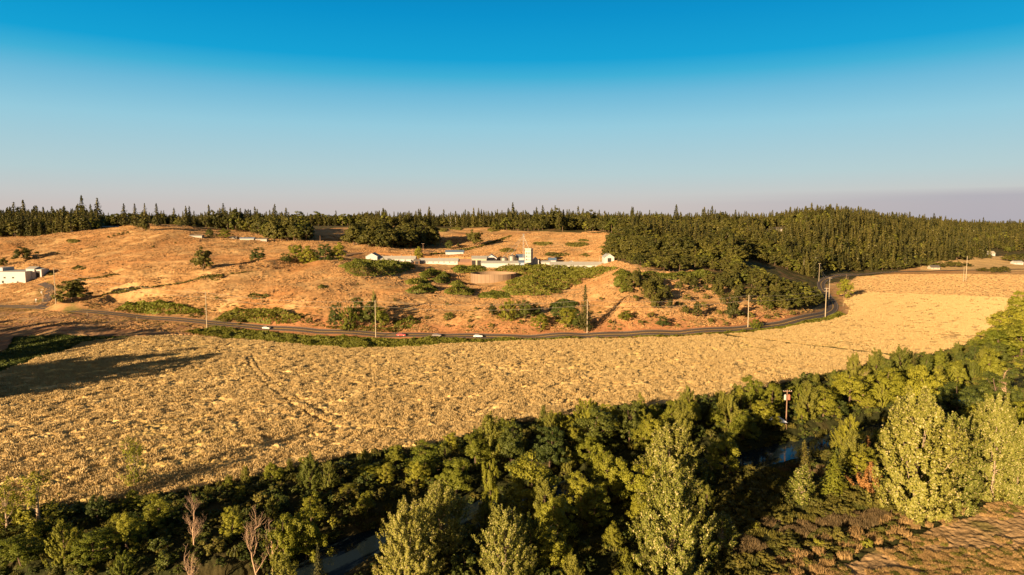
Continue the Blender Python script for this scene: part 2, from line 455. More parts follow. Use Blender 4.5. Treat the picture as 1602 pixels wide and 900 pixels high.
rel = np.where(m_wheat, wheat_h, np.where(m_till, till_h, np.where(m_stub, 0.45 * (L2 - 0.5) + 0.35 * (L1 - 0.5), np.where(m_mown, 0.30 + 0.7 * (fbm(X / 1.8, Y / 4.5, 71, 2) - 0.5) + 0.9 * (L3 - .5), np.where(m_hill, hill_h, base_h)))))
rel = rel * edgefade - 0.12 * (1 - edgefade)
Zf = Z + rel * lod
# colours of the ground cover
def c(r, g, b_): return np.array([r, g, b_, 1.0], np.float32)
ZC = np.empty(X.shape + (4,), np.float32)
big = fbm(X / 45, Y / 45, 80, 3)[..., None]; mid = fbm(X / 9, Y / 7, 90, 3)[..., None]; fine = L2[..., None]
def mix(a, b_, t): return a * (1 - t) + b_ * t
tuss = sstep((fbm(X / 2.4, Y / 2.6, 21, 3, 0.65)[..., None] - 0.60) * 6)
hillc = mix(mix(c(0.58, 0.345, 0.145), c(0.66, 0.43, 0.195), sstep((mid - 0.35) * 3)), c(0.54, 0.26, 0.095), sstep((big - 0.55) * 5) * 0.7)
hillc = mix(hillc, c(0.22, 0.13, 0.04), tuss * 0.55)
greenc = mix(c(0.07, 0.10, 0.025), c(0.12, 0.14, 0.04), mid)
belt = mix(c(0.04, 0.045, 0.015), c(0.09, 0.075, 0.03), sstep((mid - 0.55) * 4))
_qx, _qy = project(X, Y, Z)
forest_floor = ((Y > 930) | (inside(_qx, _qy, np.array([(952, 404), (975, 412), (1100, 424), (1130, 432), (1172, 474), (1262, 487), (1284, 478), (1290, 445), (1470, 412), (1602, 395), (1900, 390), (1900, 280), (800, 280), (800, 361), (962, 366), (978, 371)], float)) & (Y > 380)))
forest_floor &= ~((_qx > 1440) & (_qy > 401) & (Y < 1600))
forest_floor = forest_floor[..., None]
pale = (_qx > 1440) & (_qy > 401) & (_qy < 424) & (Y > 780)
del _qx, _qy
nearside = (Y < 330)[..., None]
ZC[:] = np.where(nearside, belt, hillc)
wheatc = mix(mix(c(0.72, 0.50, 0.20), c(0.80, 0.59, 0.26), sstep((mid - 0.3) * 3)), c(0.66, 0.51, 0.18), sstep((big - 0.5) * 4) * 0.6)
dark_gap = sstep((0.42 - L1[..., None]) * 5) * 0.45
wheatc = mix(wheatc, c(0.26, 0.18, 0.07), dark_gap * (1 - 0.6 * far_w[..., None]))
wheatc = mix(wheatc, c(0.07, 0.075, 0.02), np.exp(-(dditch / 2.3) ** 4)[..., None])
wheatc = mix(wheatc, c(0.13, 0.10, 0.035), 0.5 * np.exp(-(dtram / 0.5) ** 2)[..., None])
ZC = np.where(pale[..., None], c(0.72, 0.50, 0.22), ZC)
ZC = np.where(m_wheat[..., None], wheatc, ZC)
tillc = mix(c(0.62, 0.39, 0.16), c(0.70, 0.48, 0.21), sstep((mid - 0.3) * 2)) * (1 + 0.10 * np.sin((X * 0.42 + Y * 0.9) * 0.55))[..., None]
ZC = np.where(m_till[..., None], tillc, ZC)
ZC = np.where(m_stub[..., None], mix(c(0.50, 0.34, 0.17), c(0.22, 0.20, 0.06), sstep((mid - 0.52) * 6) * 0.8), ZC)
ZC = np.where(m_mown[..., None], mix(c(0.34, 0.19, 0.10), c(0.46, 0.30, 0.15), sstep((mid - 0.4) * 3)), ZC)
ZC = np.where(m_green[..., None], c(0.045, 0.07, 0.018) * (0.7 + 0.7 * mid), ZC)
# green and red-brown verge near the road, bare soil on the lane, green far meadow strips
verge = (sstep((9 - droad) / 4) * (~m_wheat))[..., None]
ZC = mix(ZC, mix(c(0.42, 0.24, 0.11), c(0.14, 0.15, 0.045), sstep((mid - 0.5) * 5)), verge * 0.8)
cut = (m_hill & (droad < 26) & (X > -140) & (X < 170))[..., None] * sstep((26 - droad) / 14)[..., None]
ZC = mix(ZC, c(0.50, 0.22, 0.10), cut * 0.7)
ZC = mix(ZC, c(0.30, 0.17, 0.09), sstep((4.5 - dlane) / 3)[..., None] * 0.8)
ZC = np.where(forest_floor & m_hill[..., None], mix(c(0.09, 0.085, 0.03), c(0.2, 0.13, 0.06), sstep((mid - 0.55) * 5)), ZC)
idx = np.arange(NU * NV).reshape(NV, NU)
cat = np.zeros(X.shape, np.int8)
cat[m_hill] = 1; cat[m_wheat] = 2; cat[m_till] = 3; cat[m_stub] = 4; cat[m_mown] = 5; cat[m_green] = 6
cf = cat[:-1, :-1]
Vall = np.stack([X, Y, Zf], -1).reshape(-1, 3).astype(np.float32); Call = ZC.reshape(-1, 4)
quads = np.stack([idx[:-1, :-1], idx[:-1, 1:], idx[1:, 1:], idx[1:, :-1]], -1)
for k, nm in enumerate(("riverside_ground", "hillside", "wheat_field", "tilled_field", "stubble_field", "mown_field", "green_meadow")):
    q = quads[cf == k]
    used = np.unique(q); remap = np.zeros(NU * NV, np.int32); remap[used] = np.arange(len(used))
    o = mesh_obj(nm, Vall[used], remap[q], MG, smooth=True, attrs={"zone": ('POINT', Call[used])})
    o["kind"] = "structure"
def ground_z(x, y):
    """height of the finished relief (nearest grid vertex)"""
    x = np.atleast_1d(np.asarray(x, float)); y = np.atleast_1d(np.asarray(y, float))
    j = np.clip(np.searchsorted(ds, y), 1, NV - 1); i = np.clip(np.searchsorted(us, x / y), 0, NU - 1)
    return Zf[j, i]
del U, Dm, L1, L2, L3, quads, Vall, Call, ridged, lines, hill_h, wheat_h, base_h, till_h, terr
# the plain all around, a step below the modelled land
V = np.array([(-40000, -40000, -9), (40000, -40000, -9), (40000, 40000, -9), (-40000, 40000, -9)], float)
Mplain = simple("plain_cover", (0.14, 0.12, 0.05), 0.95, scale=0.01)
o = mesh_obj("distant_plain", V, [(0, 1, 2, 3)], Mplain); o["kind"] = "structure"

# ------------------------------------------------------------------ the river
def ribbon(pl, half, zf, name, mat, across=2, closed=False):
    pl = np.asarray(pl); t = np.gradient(pl, axis=0); t /= np.linalg.norm(t, axis=1)[:, None]
    nrm = np.stack([-t[:, 1], t[:, 0]], 1)
    hs = half if np.ndim(half) else np.full(len(pl), half)
    V, Fq = [], []
    for i in range(len(pl)):
        for k in range(across + 1):
            s = -1 + 2 * k / across
            p = pl[i] + nrm[i] * hs[i] * s
            V.append((p[0], p[1], zf(p[0], p[1], s)))
    for i in range(len(pl) - 1):
        for k in range(across):
            a = i * (across + 1) + k
            Fq.append((a, a + 1, a + across + 2, a + across + 1))
    return mesh_obj(name, V, Fq, mat)
mw, nt, b = newmat("river_water")
b.inputs["Base Color"].default_value = (0.012, 0.022, 0.03, 1); b.inputs["Roughness"].default_value = 0.06; b.inputs["IOR"].default_value = 1.33
b.inputs["Specular IOR Level"].default_value = 0.32
ge = nt.nodes.new("ShaderNodeNewGeometry"); no = nt.nodes.new("ShaderNodeTexNoise"); no.inputs["Scale"].default_value = 1.6; no.inputs["Detail"].default_value = 3
nt.links.new(ge.outputs["Position"], no.inputs["Vector"])
bp = nt.nodes.new("ShaderNodeBump"); bp.inputs["Strength"].default_value = 0.12; bp.inputs["Distance"].default_value = 0.08
nt.links.new(no.outputs[0], bp.inputs["Height"]); nt.links.new(bp.outputs[0], b.inputs["Normal"])
o = ribbon(RIVER, 10.0, lambda x, y, s: -3.4, "river", mw); o["kind"] = "structure"

# ------------------------------------------------------------------ roads
def road_mat(name, base, lines_):
    m = simple(name, base, 0.85, var=0.2, scale=0.8); return m
Masph = simple("asphalt", (0.085, 0.066, 0.055), 0.9, var=0.18, scale=0.6)
Mline = simple("road_paint", (0.42, 0.38, 0.3), 0.7, var=0.1, scale=2)
Mliney = simple("road_paint_yellow", (0.65, 0.42, 0.08), 0.7, var=0.1, scale=2)
Mdirt = simple("dirt", (0.36, 0.22, 0.12), 0.95, var=0.25, scale=0.4)
ROADF = smooth_line(ROAD, 3)
def rz(off): return lambda x, y, s: float(T0(x, y)) + 0.18 + off
road = ribbon(ROADF, 3.3, rz(0), "main_road", Masph, 4); road["kind"] = "structure"
def offset(pl, o_):
    t = np.gradient(pl, axis=0); t /= np.linalg.norm(t, axis=1)[:, None]
    return pl + np.stack([-t[:, 1], t[:, 0]], 1) * o_
for nm, off, m in (("edge_line", 2.95, Mline), ("edge_line", -2.95, Mline), ("centre_line", 0.17, Mliney), ("centre_line", -0.17, Mliney)):
    q = ribbon(offset(ROADF, off), 0.09, rz(0.012), nm, m, 1); q.parent = road
side = ribbon(smooth_line(SIDE, 3), 2.4, rz(0.02), "side_road", Masph, 3); side["kind"] = "structure"
def track(name, pts, half, off=0.02):
    q = ribbon(smooth_line(smooth_line(P(pts), 5), 2), half, rz(off), name, Mdirt, 2); q["kind"] = "structure"
ln_ = smooth_line(LANE, 2)
q = ribbon(ln_, 1.6, lambda x, y, s: float(T(x, y)) + 0.25, "dirt_lane", Mdirt, 2); q["kind"] = "structure"
track("farm_track", [(536, 400), (560, 396.5), (600, 394.5), (650, 393.5), (700, 393), (735, 394)], 2.2)
track("field_track", [(672, 397), (705, 393), (745, 386), (775, 377), (800, 369), (830, 364)], 1.6)

# ================================================================== VEGETATION
def leaf_mat(name, col, col2, pale=None, pale_amt=0.0, trans=0.22):
    m, nt, b = newmat(name); N, L = nt.nodes, nt.links
    at = N.new("ShaderNodeAttribute"); at.attribute_name = "rnd"
    oi = N.new("ShaderNodeObjectInfo")
    mx = N.new("ShaderNodeMixRGB"); mx.inputs[1].default_value = (*col, 1); mx.inputs[2].default_value = (*col2, 1)
    ad = N.new("ShaderNodeMath"); ad.operation = 'ADD'
    m1 = N.new("ShaderNodeMath"); m1.operation = 'MULTIPLY'; m1.inputs[1].default_value = 0.40; L.new(at.outputs["Fac"], m1.inputs[0])
    m2 = N.new("ShaderNodeMath"); m2.operation = 'MULTIPLY'; m2.inputs[1].default_value = 0.60; L.new(oi.outputs["Random"], m2.inputs[0])
    L.new(m1.outputs[0], ad.inputs[0]); L.new(m2.outputs[0], ad.inputs[1]); L.new(ad.outputs[0], mx.inputs[0])
    out = mx.outputs[0]
    if pale:
        gt = N.new("ShaderNodeMath"); gt.operation = 'GREATER_THAN'; gt.inputs[1].default_value = 1 - pale_amt; L.new(at.outputs["Fac"], gt.inputs[0])
        m3 = N.new("ShaderNodeMixRGB"); m3.inputs[2].default_value = (*pale, 1); L.new(gt.outputs[0], m3.inputs[0]); L.new(out, m3.inputs[1]); out = m3.outputs[0]
    L.new(out, b.inputs["Base Color"]); b.inputs["Roughness"].default_value = 0.55; b.inputs["Specular IOR Level"].default_value = 0.25
    tr = N.new("ShaderNodeBsdfTranslucent"); L.new(out, tr.inputs["Color"])
    ms = N.new("ShaderNodeMixShader"); ms.inputs[0].default_value = trans
    L.new(b.outputs[0], ms.inputs[1]); L.new(tr.outputs[0], ms.inputs[2]); L.new(ms.outputs[0], N["Material Output"].inputs["Surface"])
    return m
M_COTTON = leaf_mat("cottonwood_leaves", (0.115, 0.14, 0.020), (0.29, 0.275, 0.055), (0.42, 0.37, 0.16), 0.12, 0.25)
M_BROAD = leaf_mat("alder_leaves", (0.09, 0.125, 0.013), (0.28, 0.27, 0.03), trans=0.3)
M_SPIRE = leaf_mat("cherry_leaves", (0.075, 0.105, 0.016), (0.23, 0.22, 0.035), trans=0.3)
M_DARK = leaf_mat("ash_leaves", (0.04, 0.065, 0.014), (0.12, 0.135, 0.022))
M_BRIGHT = leaf_mat("willow_leaves", (0.15, 0.18, 0.016), (0.32, 0.31, 0.035), trans=0.35)
M_OAK = leaf_mat("oak_leaves", (0.028, 0.038, 0.008), (0.145, 0.135, 0.026))
M_FARB = leaf_mat("far_maple_leaves", (0.06, 0.08, 0.012), (0.20, 0.20, 0.03))
M_CON = leaf_mat("fir_needles", (0.018, 0.026, 0.008), (0.125, 0.112, 0.025), trans=0.05)
M_SHRUB = leaf_mat("shrub_leaves", (0.06, 0.075, 0.014), (0.18, 0.155, 0.03))
M_BRAM = leaf_mat("bramble_leaves", (0.055, 0.08, 0.010), (0.17, 0.17, 0.022))
M_RUST = leaf_mat("rust_leaves", (0.22, 0.10, 0.03), (0.36, 0.19, 0.06))
M_DRY = leaf_mat("dry_stems", (0.26, 0.17, 0.07), (0.46, 0.31, 0.13))
M_HILLG = leaf_mat("hill_grass", (0.46, 0.275, 0.12), (0.56, 0.36, 0.165))
M_WHEAT = leaf_mat("wheat_ears", (0.42, 0.305, 0.135), (0.56, 0.43, 0.205))
M_PURP = leaf_mat("dull_stems", (0.11, 0.085, 0.04), (0.24, 0.17, 0.08))
M_BARK = simple("bark", (0.11, 0.075, 0.05), 0.95, var=0.3, scale=3)
M_PALEB = simple("pale_bark", (0.30, 0.23, 0.16), 0.95, var=0.25, scale=3)
M_DEAD = simple("dead_wood", (0.42, 0.29, 0.19), 0.95, var=0.25, scale=3)

def unit(v): return v / (np.linalg.norm(v, axis=-1, keepdims=True) + 1e-9)
def quads_from(cen, nrm, size, aspect, r, up=None):
    n = len(cen)
    t = unit(np.cross(nrm, r.normal(size=(n, 3)))) if up is None else unit(up - nrm * (up * nrm).sum(1, keepdims=True))
    b_ = np.cross(nrm, t)
    s = (size * r.uniform(0.65, 1.3, n))[:, None]
    V = np.stack([cen - t * s * 0.5, cen + b_ * s * 0.5 * aspect - t * s * 0.08, cen + t * s * 0.55, cen - b_ * s * 0.5 * aspect - t * s * 0.08], 1).reshape(-1, 3)
    return V, np.arange(n * 4).reshape(n, 4), r.uniform(0, 1, n)
def tube(path, radii, sides=6):
    path = np.asarray(path, float); n = len(path)
    t = unit(np.gradient(path, axis=0)); ref = np.array([0.3, 1, 0.1])
    a = unit(np.cross(t, ref)); b_ = np.cross(t, a)
    th = np.linspace(0, 2 * math.pi, sides, endpoint=False)
    V = (path[:, None] + np.asarray(radii)[:, None, None] * (np.cos(th)[None, :, None] * a[:, None] + np.sin(th)[None, :, None] * b_[:, None])).reshape(-1, 3)
    Fq = [(i * sides + k, i * sides + (k + 1) % sides, (i + 1) * sides + (k + 1) % sides, (i + 1) * sides + k) for i in range(n - 1) for k in range(sides)]
    return V, np.array(Fq)
def merge(parts):
    Vs, Fs, Rs, o = [], [], [], 0
    for p in parts:
        V, Fq = p[0], p[1]; Vs.append(V); Fs.append(np.asarray(Fq) + o); o += len(V)
        Rs.append(p[2] if len(p) > 2 else np.full(len(Fq), 0.5))
    return np.vstack(Vs), np.vstack(Fs), np.concatenate(Rs)

def broadleaf(seed, h, rw, base, nclump, nleaf, leaf, kind="round", limbs=7):
    """crown = many clumps of leaf-sized faces round the ends of limbs; returns (crown, wood)"""
    r = np.random.default_rng(seed)
    cz_ = (h + base) / 2; hz = (h - base) / 2
    d = unit(r.normal(size=(nclump, 3)))
    if True:
        low = d[:, 2] < 0; k_ = 1 + 0.9 * np.abs(d[:, 2]) * low; d[:, 0] *= k_; d[:, 1] *= k_
    lob = 1 + 0.30 * np.sin(d[:, 0] * 3.1 + seed) * np.cos(d[:, 1] * 2.7 + seed * 2) + 0.12 * np.sin(d[:, 2] * 6 + seed)
    rad = (0.35 + 0.65 * r.uniform(0, 1, nclump) ** 0.5) * lob
    cen = d * rad[:, None]
    if kind == "cotton":
        taper = 1 - 0.45 * np.clip(cen[:, 2], 0, 1) ** 1.5
        cen[:, 0] *= taper; cen[:, 1] *= taper
    if kind == "oak":
        pass
    cw = cen * np.array([rw, rw, hz]) * 0.88 + np.array([0, 0, cz_])
    rc = rw * r.uniform(0.15, 0.30, nclump)
    k = r.integers(0, nclump, nleaf)
    dl = unit(r.normal(size=(nleaf, 3))); rr = r.uniform(0, 1, nleaf) ** 0.45
    stretch = np.array([0.8, 0.8, 2.1]) if kind == "cotton" else np.array([1, 1, 0.75])
    off = dl * rr[:, None] * rc[k][:, None] * stretch
    if kind == "cotton":       # sprays lean outwards as they rise
        outv = cen[k].copy(); outv[:, 2] = 0
        off += outv * (off[:, 2:3]) * 0.35
    p = cw[k] + off
    p[:, 2] = np.maximum(p[:, 2], base * 0.5 + 0.1)
    nr = unit(dl * 0.8 + unit(cen[k]) * 0.5 + np.array([0, 0, 0.35]) + r.normal(size=(nleaf, 3)) * 0.45)
    crown = quads_from(p, nr, leaf, 0.72, r)
    wood = []
    tr = h * 0.016 + 0.05
    zs = np.linspace(-0.4, h * 0.86, 7)
    jx = np.cumsum(r.normal(0, h * 0.012, 7)); jy = np.cumsum(r.normal(0, h * 0.012, 7)); jx[0] = jy[0] = 0
    tp = np.stack([jx, jy, zs], 1)
    wood.append(tube(tp, tr * np.linspace(1.25, 0.15, 7), 7))
    order = np.argsort(-rad)[:limbs * 2]
    for q in order[:limbs]:
        e = cw[q]; t0 = np.clip((e[2] - base) / (h - base) * 0.55 + 0.12, 0.12, 0.7)
        zb = t0 * h * 0.86; sb = np.array([np.interp(zb, zs, jx), np.interp(zb, zs, jy), zb])
        midp = sb * 0.5 + e * 0.5 + np.array([0, 0, -0.04 * h]); r0 = tr * (1 - t0) * 0.55
        wood.append(tube(np.array([sb, midp, e]), [r0, r0 * 0.6, r0 * 0.15], 5))
    return crown, merge(wood)

def spraytree(seed, h, rw, base, nspray, nleaf, leaf, spray=0.11, point=1.0):
    """egg-shaped crown of upright sprays whose tips make a ragged outline"""
    r = np.random.default_rng(seed)
    t = r.uniform(0, 1, nspray)
    prof = np.sqrt(np.clip(1 - ((t - 0.36) / (0.66 if point < 2 else 0.70)) ** 2, 0.03, 1)); prof = np.where(t < 0.36, 0.62 + 0.38 * np.sqrt(np.clip(1 - ((0.36 - t) / 0.36) ** 2, 0, 1)), prof ** (1.0 if point < 2 else 1.5))
    a = r.uniform(0, 2 * math.pi, nspray)
    lob = 1 + 0.17 * np.sin(3 * a + seed + 5 * t) + 0.12 * np.sin(5 * a - 6 * t + seed * 1.7) + 0.08 * np.sin(9 * t + 2 * a)
    lump = 1 + 0.5 * (fbm(a * 2.2 + seed * 3.1, t * 7 + seed, seed, 2) - 0.5) * 2
    q = (0.30 + 0.70 * r.uniform(0, 1, nspray) ** 0.5) * prof * lob * lump
    top = base + (h * 0.97 - base) * t * (1 + 0.09 * np.sin(3 * a + seed)) - 0.06 * h * (lump < 0.9) * t 
    ro = np.stack([np.cos(a) * q * rw, np.sin(a) * q * rw, top], 1)
    outw = np.stack([np.cos(a) * q, np.sin(a) * q, np.zeros(nspray)], 1)
    L_ = h * spray * r.uniform(0.6, 1.25, nspray)
    dirv = unit(outw * 0.55 + np.array([0, 0, 1.0]) + r.normal(size=(nspray, 3)) * 0.16)
    k = r.integers(0, nspray, nleaf); s = r.uniform(-0.6, 0.5, nleaf)
    rad = L_[k] * 0.30 * (1 - 0.9 * np.clip(s + 0.05, 0, 1)) * r.uniform(0, 1, nleaf) ** 0.5
    off = unit(r.normal(size=(nleaf, 3))) * rad[:, None]
    p = ro[k] + dirv[k] * (s * L_[k])[:, None] + off
    p[:, 2] = np.clip(p[:, 2], 0.15, None)
    nr = unit(unit(off) * 0.7 + outw[k] * 0.9 + np.array([0, 0, 0.25]) + r.normal(size=(nleaf, 3)) * 0.4)
    crown = quads_from(p, nr, leaf, 0.68, r, unit(dirv[k] + r.normal(size=(nleaf, 3)) * 0.5))
    zs = np.linspace(-0.4, h * 0.9, 7); tp = np.stack([zs * 0 + r.normal(0, h * 0.004, 7), zs * 0, zs], 1); wood = [tube(tp, (h * 0.014 + 0.05) * np.linspace(1.3, 0.12, 7), 7)]
    for j in range(14):
        e_ = ro[j] * np.array([0.85, 0.85, 1]); zb = e_[2] * r.uniform(0.35, 0.6); wood.append(tube(np.array([[0, 0, zb], [e_[0] * 0.55, e_[1] * 0.55, zb * 0.5 + e_[2] * 0.4], e_]), [h * 0.007, h * 0.004, 0.02], 5))
    return crown, merge(wood)

def conifer(seed, h, rw, n_whorl, per, nspray, base=0.06, droop=0.25, leaf=0.55):
    r = np.random.default_rng(seed); cs, ns, ups = [], [], []
    wob = r.uniform(0.7, 1.15, n_whorl)
    for i in range(n_whorl):
        t = base + (1 - base) * (i + 0.5) / n_whorl
        L_ = rw * (1 - t) ** 0.8 * wob[i] + 0.12
        k = max(3, int(per * (1 - 0.6 * t)))
        a0 = r.uniform(0, 6.28)
        for j in range(k):
            a = a0 + j * 6.283 / k + r.normal(0, 0.2); l = L_ * r.uniform(0.65, 1.12)
            dirv = np.array([math.cos(a), math.sin(a), 0]); m = max(2, int(nspray * (0.35 + l / rw)))
            s = r.uniform(0.1, 1, m) ** 0.75
            p = dirv * (s * l)[:, None] + np.array([0, 0, h * t]); p[:, 2] += -droop * (s ** 1.5) * l * 0.8 + 0.1 * l * s
            side = np.array([-dirv[1], dirv[0], 0]); p += side * (r.normal(0, 0.16, m) * l * s)[:, None]; p[:, 2] += r.normal(0, 0.05 * rw, m)
            cs.append(p); ns.append(unit(np.array([0, 0, 1.0]) + dirv * 0.9 + r.normal(size=(m, 3)) * 0.45)); ups.append(unit(np.tile(dirv * 1.0 + np.array([0, 0, -0.25]), (m, 1)) + r.normal(size=(m, 3)) * 0.35))
    cs = np.vstack(cs); ns = np.vstack(ns); ups = np.vstack(ups)
    top = np.array([[0, 0, h * 0.985]] * 3); cs = np.vstack([cs, top]); ns = np.vstack([ns, unit(r.normal(size=(3, 3)) * [1, 1, 0.1])]); ups = np.vstack([ups, [[0, 0, 1]] * 3])
    crown = quads_from(cs, ns, leaf, 0.62, r, ups)
    zs = np.linspace(-0.4, h * 0.98, 5)
    wood = tube(np.stack([zs * 0, zs * 0, zs], 1), np.linspace(h * 0.014 + 0.04, 0.02, 5), 6)
    return crown, merge([wood])

def bare_tree(seed, h, spread, depth=4, lean=0.0):
    r = np.random.default_rng(seed); parts = []
    def grow(p, d, L_, rad, lev):
        n = 4; pts = [p]
        for i in range(n):
            d = unit(d + r.normal(0, 0.06 + 0.06 * lev, 3) + np.array([0, 0, 0.10])); pts.append(pts[-1] + d * L_ / n)
        parts.append(tube(np.array(pts), np.linspace(rad, rad * 0.55, n + 1), 5 if lev < 2 else 4))
        if lev >= depth: return
        for _ in range(r.integers(5, 9) if lev == 0 else r.integers(2, 5)):
            i = r.integers(1, n + 1)
            q = unit(r.normal(size=3) * np.array([1, 1, 0.4])); nd = unit(d * 0.9 + q * spread + np.array([0, 0, 0.35]))
            grow(pts[i], nd, L_ * (r.uniform(0.35, 0.55) if lev == 0 else r.uniform(0.5, 0.7)), rad * 0.42, lev + 1)
        grow(pts[-1], unit(d + np.array([0, 0, 0.6])), L_ * 0.65, rad * 0.55, lev + 1)
    grow(np.array([0, 0, -0.3]), unit(np.array([lean, 0, 1.0])), h * 0.48, 0.014 * h + 0.03, 0)
    V, Fq, R = merge(parts); V = V * (h / V[:, 2].max())
    return V, Fq, R

protos = {}        # name -> dict(h, crown mesh, wood mesh, joined mesh)
def proto(key, crown, wood, h, mleaf, mwood, rw):
    cm = mesh_obj(key + "_crown", crown[0], crown[1], mleaf, attrs={"rnd": ('FACE', crown[2])}, link=False)
    wm = mesh_obj(key + "_trunk", wood[0], wood[1], mwood, smooth=True, link=False)
    V, Fq, R = merge([crown, wood])
    jm = mesh_obj(key, V, Fq, [mleaf, mwood], mat_idx=np.r_[np.zeros(len(crown[1])), np.ones(len(wood[1]))], attrs={"rnd": ('FACE', R)}, link=False)
    protos.setdefault(key.rsplit("@")[0], []).append(dict(h=h, rw=rw, crown=cm, wood=wm, joined=jm))
for i in range(4):
    proto("cotton@%d" % i, *spraytree(100 + i, 20, 5.9, 0.3, 520, 42000, 0.34, 0.10), 20, M_COTTON, M_PALEB, 5.9)
for i in range(2):
    proto("slim@%d" % i, *spraytree(120 + i, 12, 1.9, 0.4, 90, 5200, 0.32, 0.14), 12, M_COTTON, M_PALEB, 2.0)
for i in range(2):
    proto("wispy@%d" % i, *spraytree(125 + i, 12, 2.1, 0.5, 60, 2300, 0.30, 0.17), 12, M_BROAD, M_PALEB, 2.3)
for i in range(5):
    proto("broad@%d" % i, *broadleaf(130 + i, 10, 3.3, 0.2, 95, 11000, 0.27, "round", 9), 10, M_BROAD, M_BARK, 3.6)
for i in range(3):
    proto("broad@%d" % (5 + i), *spraytree(135 + i, 10, 3.3, 0.2, 150, 12000, 0.28, 0.13), 10, M_BROAD, M_BARK, 2.9)
    proto("spire@%d" % i, *spraytree(145 + i, 10, 2.9, 0.2, 120, 11000, 0.28, 0.16, 2), 10, M_SPIRE, M_BARK, 2.6)
for i in range(4):
    proto("dark@%d" % i, *broadleaf(140 + i, 10, 3.3, 0.2, 90, 10500, 0.28, "round", 8), 10, M_DARK, M_BARK, 3.6)
for i in range(3):
    proto("bright@%d" % i, *broadleaf(150 + i, 10, 3.3, 0.2, 95, 11000, 0.27, "round", 9), 10, M_BRIGHT, M_BARK, 3.6)
for i in range(5):
    proto("oak@%d" % i, *broadleaf(160 + i, 12, 4.6, 0.5, 70, 4200, 0.70, "oak", 8), 12, M_OAK, M_BARK, 5.0)
for i in range(4):
    proto("farbroad@%d" % i, *broadleaf(170 + i, 14, 5.2, 1.6, 34, 1500, 1.0, "round", 3), 14, (M_OAK, M_OAK, M_FARB, M_OAK)[i], M_BARK, 4.6)
for i in range(6):
    proto("fir@%d" % i, *conifer(180 + i, 22, 4.3 + 0.5 * (i % 3), 24, 9, 5, leaf=1.35, droop=0.3 + 0.1 * (i % 2)), 22, M_CON, M_BARK, 4.0)
proto("nearfir@0", *conifer(190, 10, 2.6, 24, 10, 12, leaf=0.42), 10, M_CON, M_BARK, 2.6)
proto("lightfir@0", *conifer(191, 10, 2.6, 24, 10, 12, leaf=0.42), 10, M_BROAD, M_BARK, 2.6)
proto("rustfir@0", *conifer(192, 7, 1.3, 18, 8, 8, leaf=0.32), 7, M_RUST, M_BARK, 1.3)
proto("rust@0", *broadleaf(193, 8, 2.4, 0.6, 40, 2600, 0.36, "cotton", 9), 8, M_RUST, M_BARK, 2.4)
for i in range(5):
    proto("shrub@%d" % i, *broadleaf(200 + i, 3.2, 2.0, 0.1, 26, 1500, 0.34, "round", 4), 3.2, M_SHRUB, M_BARK, 2.0)
for i in range(3):
    proto("gshrub@%d" % i, *broadleaf(210 + i, 3.2, 2.0, 0.1, 26, 1500, 0.34, "round", 4), 3.2, M_BROAD, M_BARK, 2.0)
for i in range(3):
    proto("dshrub@%d" % i, *broadleaf(216 + i, 3.2, 2.0, 0.1, 26, 1500, 0.34, "round", 4), 3.2, M_DARK, M_BARK, 2.0)
def tuft(seed, h, r0, n, mat, key, s=0.07):
    r = np.random.default_rng(seed)
    a = r.uniform(0, 6.28, n); q = r0 * np.sqrt(r.uniform(0, 1, n)); cen = np.stack([np.cos(a) * q, np.sin(a) * q, h * r.uniform(0.25, 0.6, n)], 1)
    nr = unit(r.normal(size=(n, 3)) * [1, 1, 0.2]); up = unit(np.array([0, 0, 1.0]) + r.normal(size=(n, 3)) * 0.25)
    cr_ = quads_from(cen, nr, h, s, r, up)
    me = mesh_obj(key, cr_[0], cr_[1], mat, attrs={"rnd": ('FACE', cr_[2])}, link=False); protos.setdefault(key.split("@")[0], []).append(dict(h=h, joined=me))
for i in range(2):
    tuft(300 + i, 0.9, 0.9, 200, M_DRY, "drytuft@%d" % i); tuft(310 + i, 0.9, 0.9, 200, M_PURP, "dulltuft@%d" % i)
    tuft(320 + i, 0.8, 0.9, 160, M_SHRUB, "greentuft@%d" % i, 0.2)

tuft(340, 0.7, 0.8, 30, M_WHEAT, "wheattuft@0", 0.22); tuft(341, 0.7, 0.8, 30, M_WHEAT, "wheattuft@1", 0.22); tuft(342, 0.7, 0.8, 30, M_WHEAT, "wheattuft@2", 0.22)
tuft(330, 0.55, 0.5, 26, M_HILLG, "hilltuft@0", 0.35); tuft(331, 0.55, 0.5, 26, M_HILLG, "hilltuft@1", 0.35); tuft(332, 0.6, 0.5, 26, M_PURP, "hilltuft@2", 0.35)
KIND_NAME = {"cotton": "cottonwood_tree", "slim": "poplar_sapling", "wispy": "poplar_sapling", "broad": "broadleaf_tree", "dark": "broadleaf_tree", "spire": "broadleaf_tree", "bright": "broadleaf_tree",
             "oak": "oak_tree", "farbroad": "oak_tree", "fir": "fir_tree", "nearfir": "fir_tree", "lightfir": "fir_tree", "rustfir": "fir_tree", "rust": "rust_leaved_tree",
             "shrub": "shrub", "gshrub": "shrub", "dshrub": "shrub"}
KIND_CAT = {"cottonwood_tree": "tree", "poplar_sapling": "tree", "broadleaf_tree": "tree", "oak_tree": "oak tree", "fir_tree": "conifer", "rust_leaved_tree": "tree", "shrub": "shrub"}
AUTO = []         # repeats whose labels are written at the end, from what stands next to them
def near_label(o, noun, x, y, h): AUTO.append((o, noun, x, y, h))
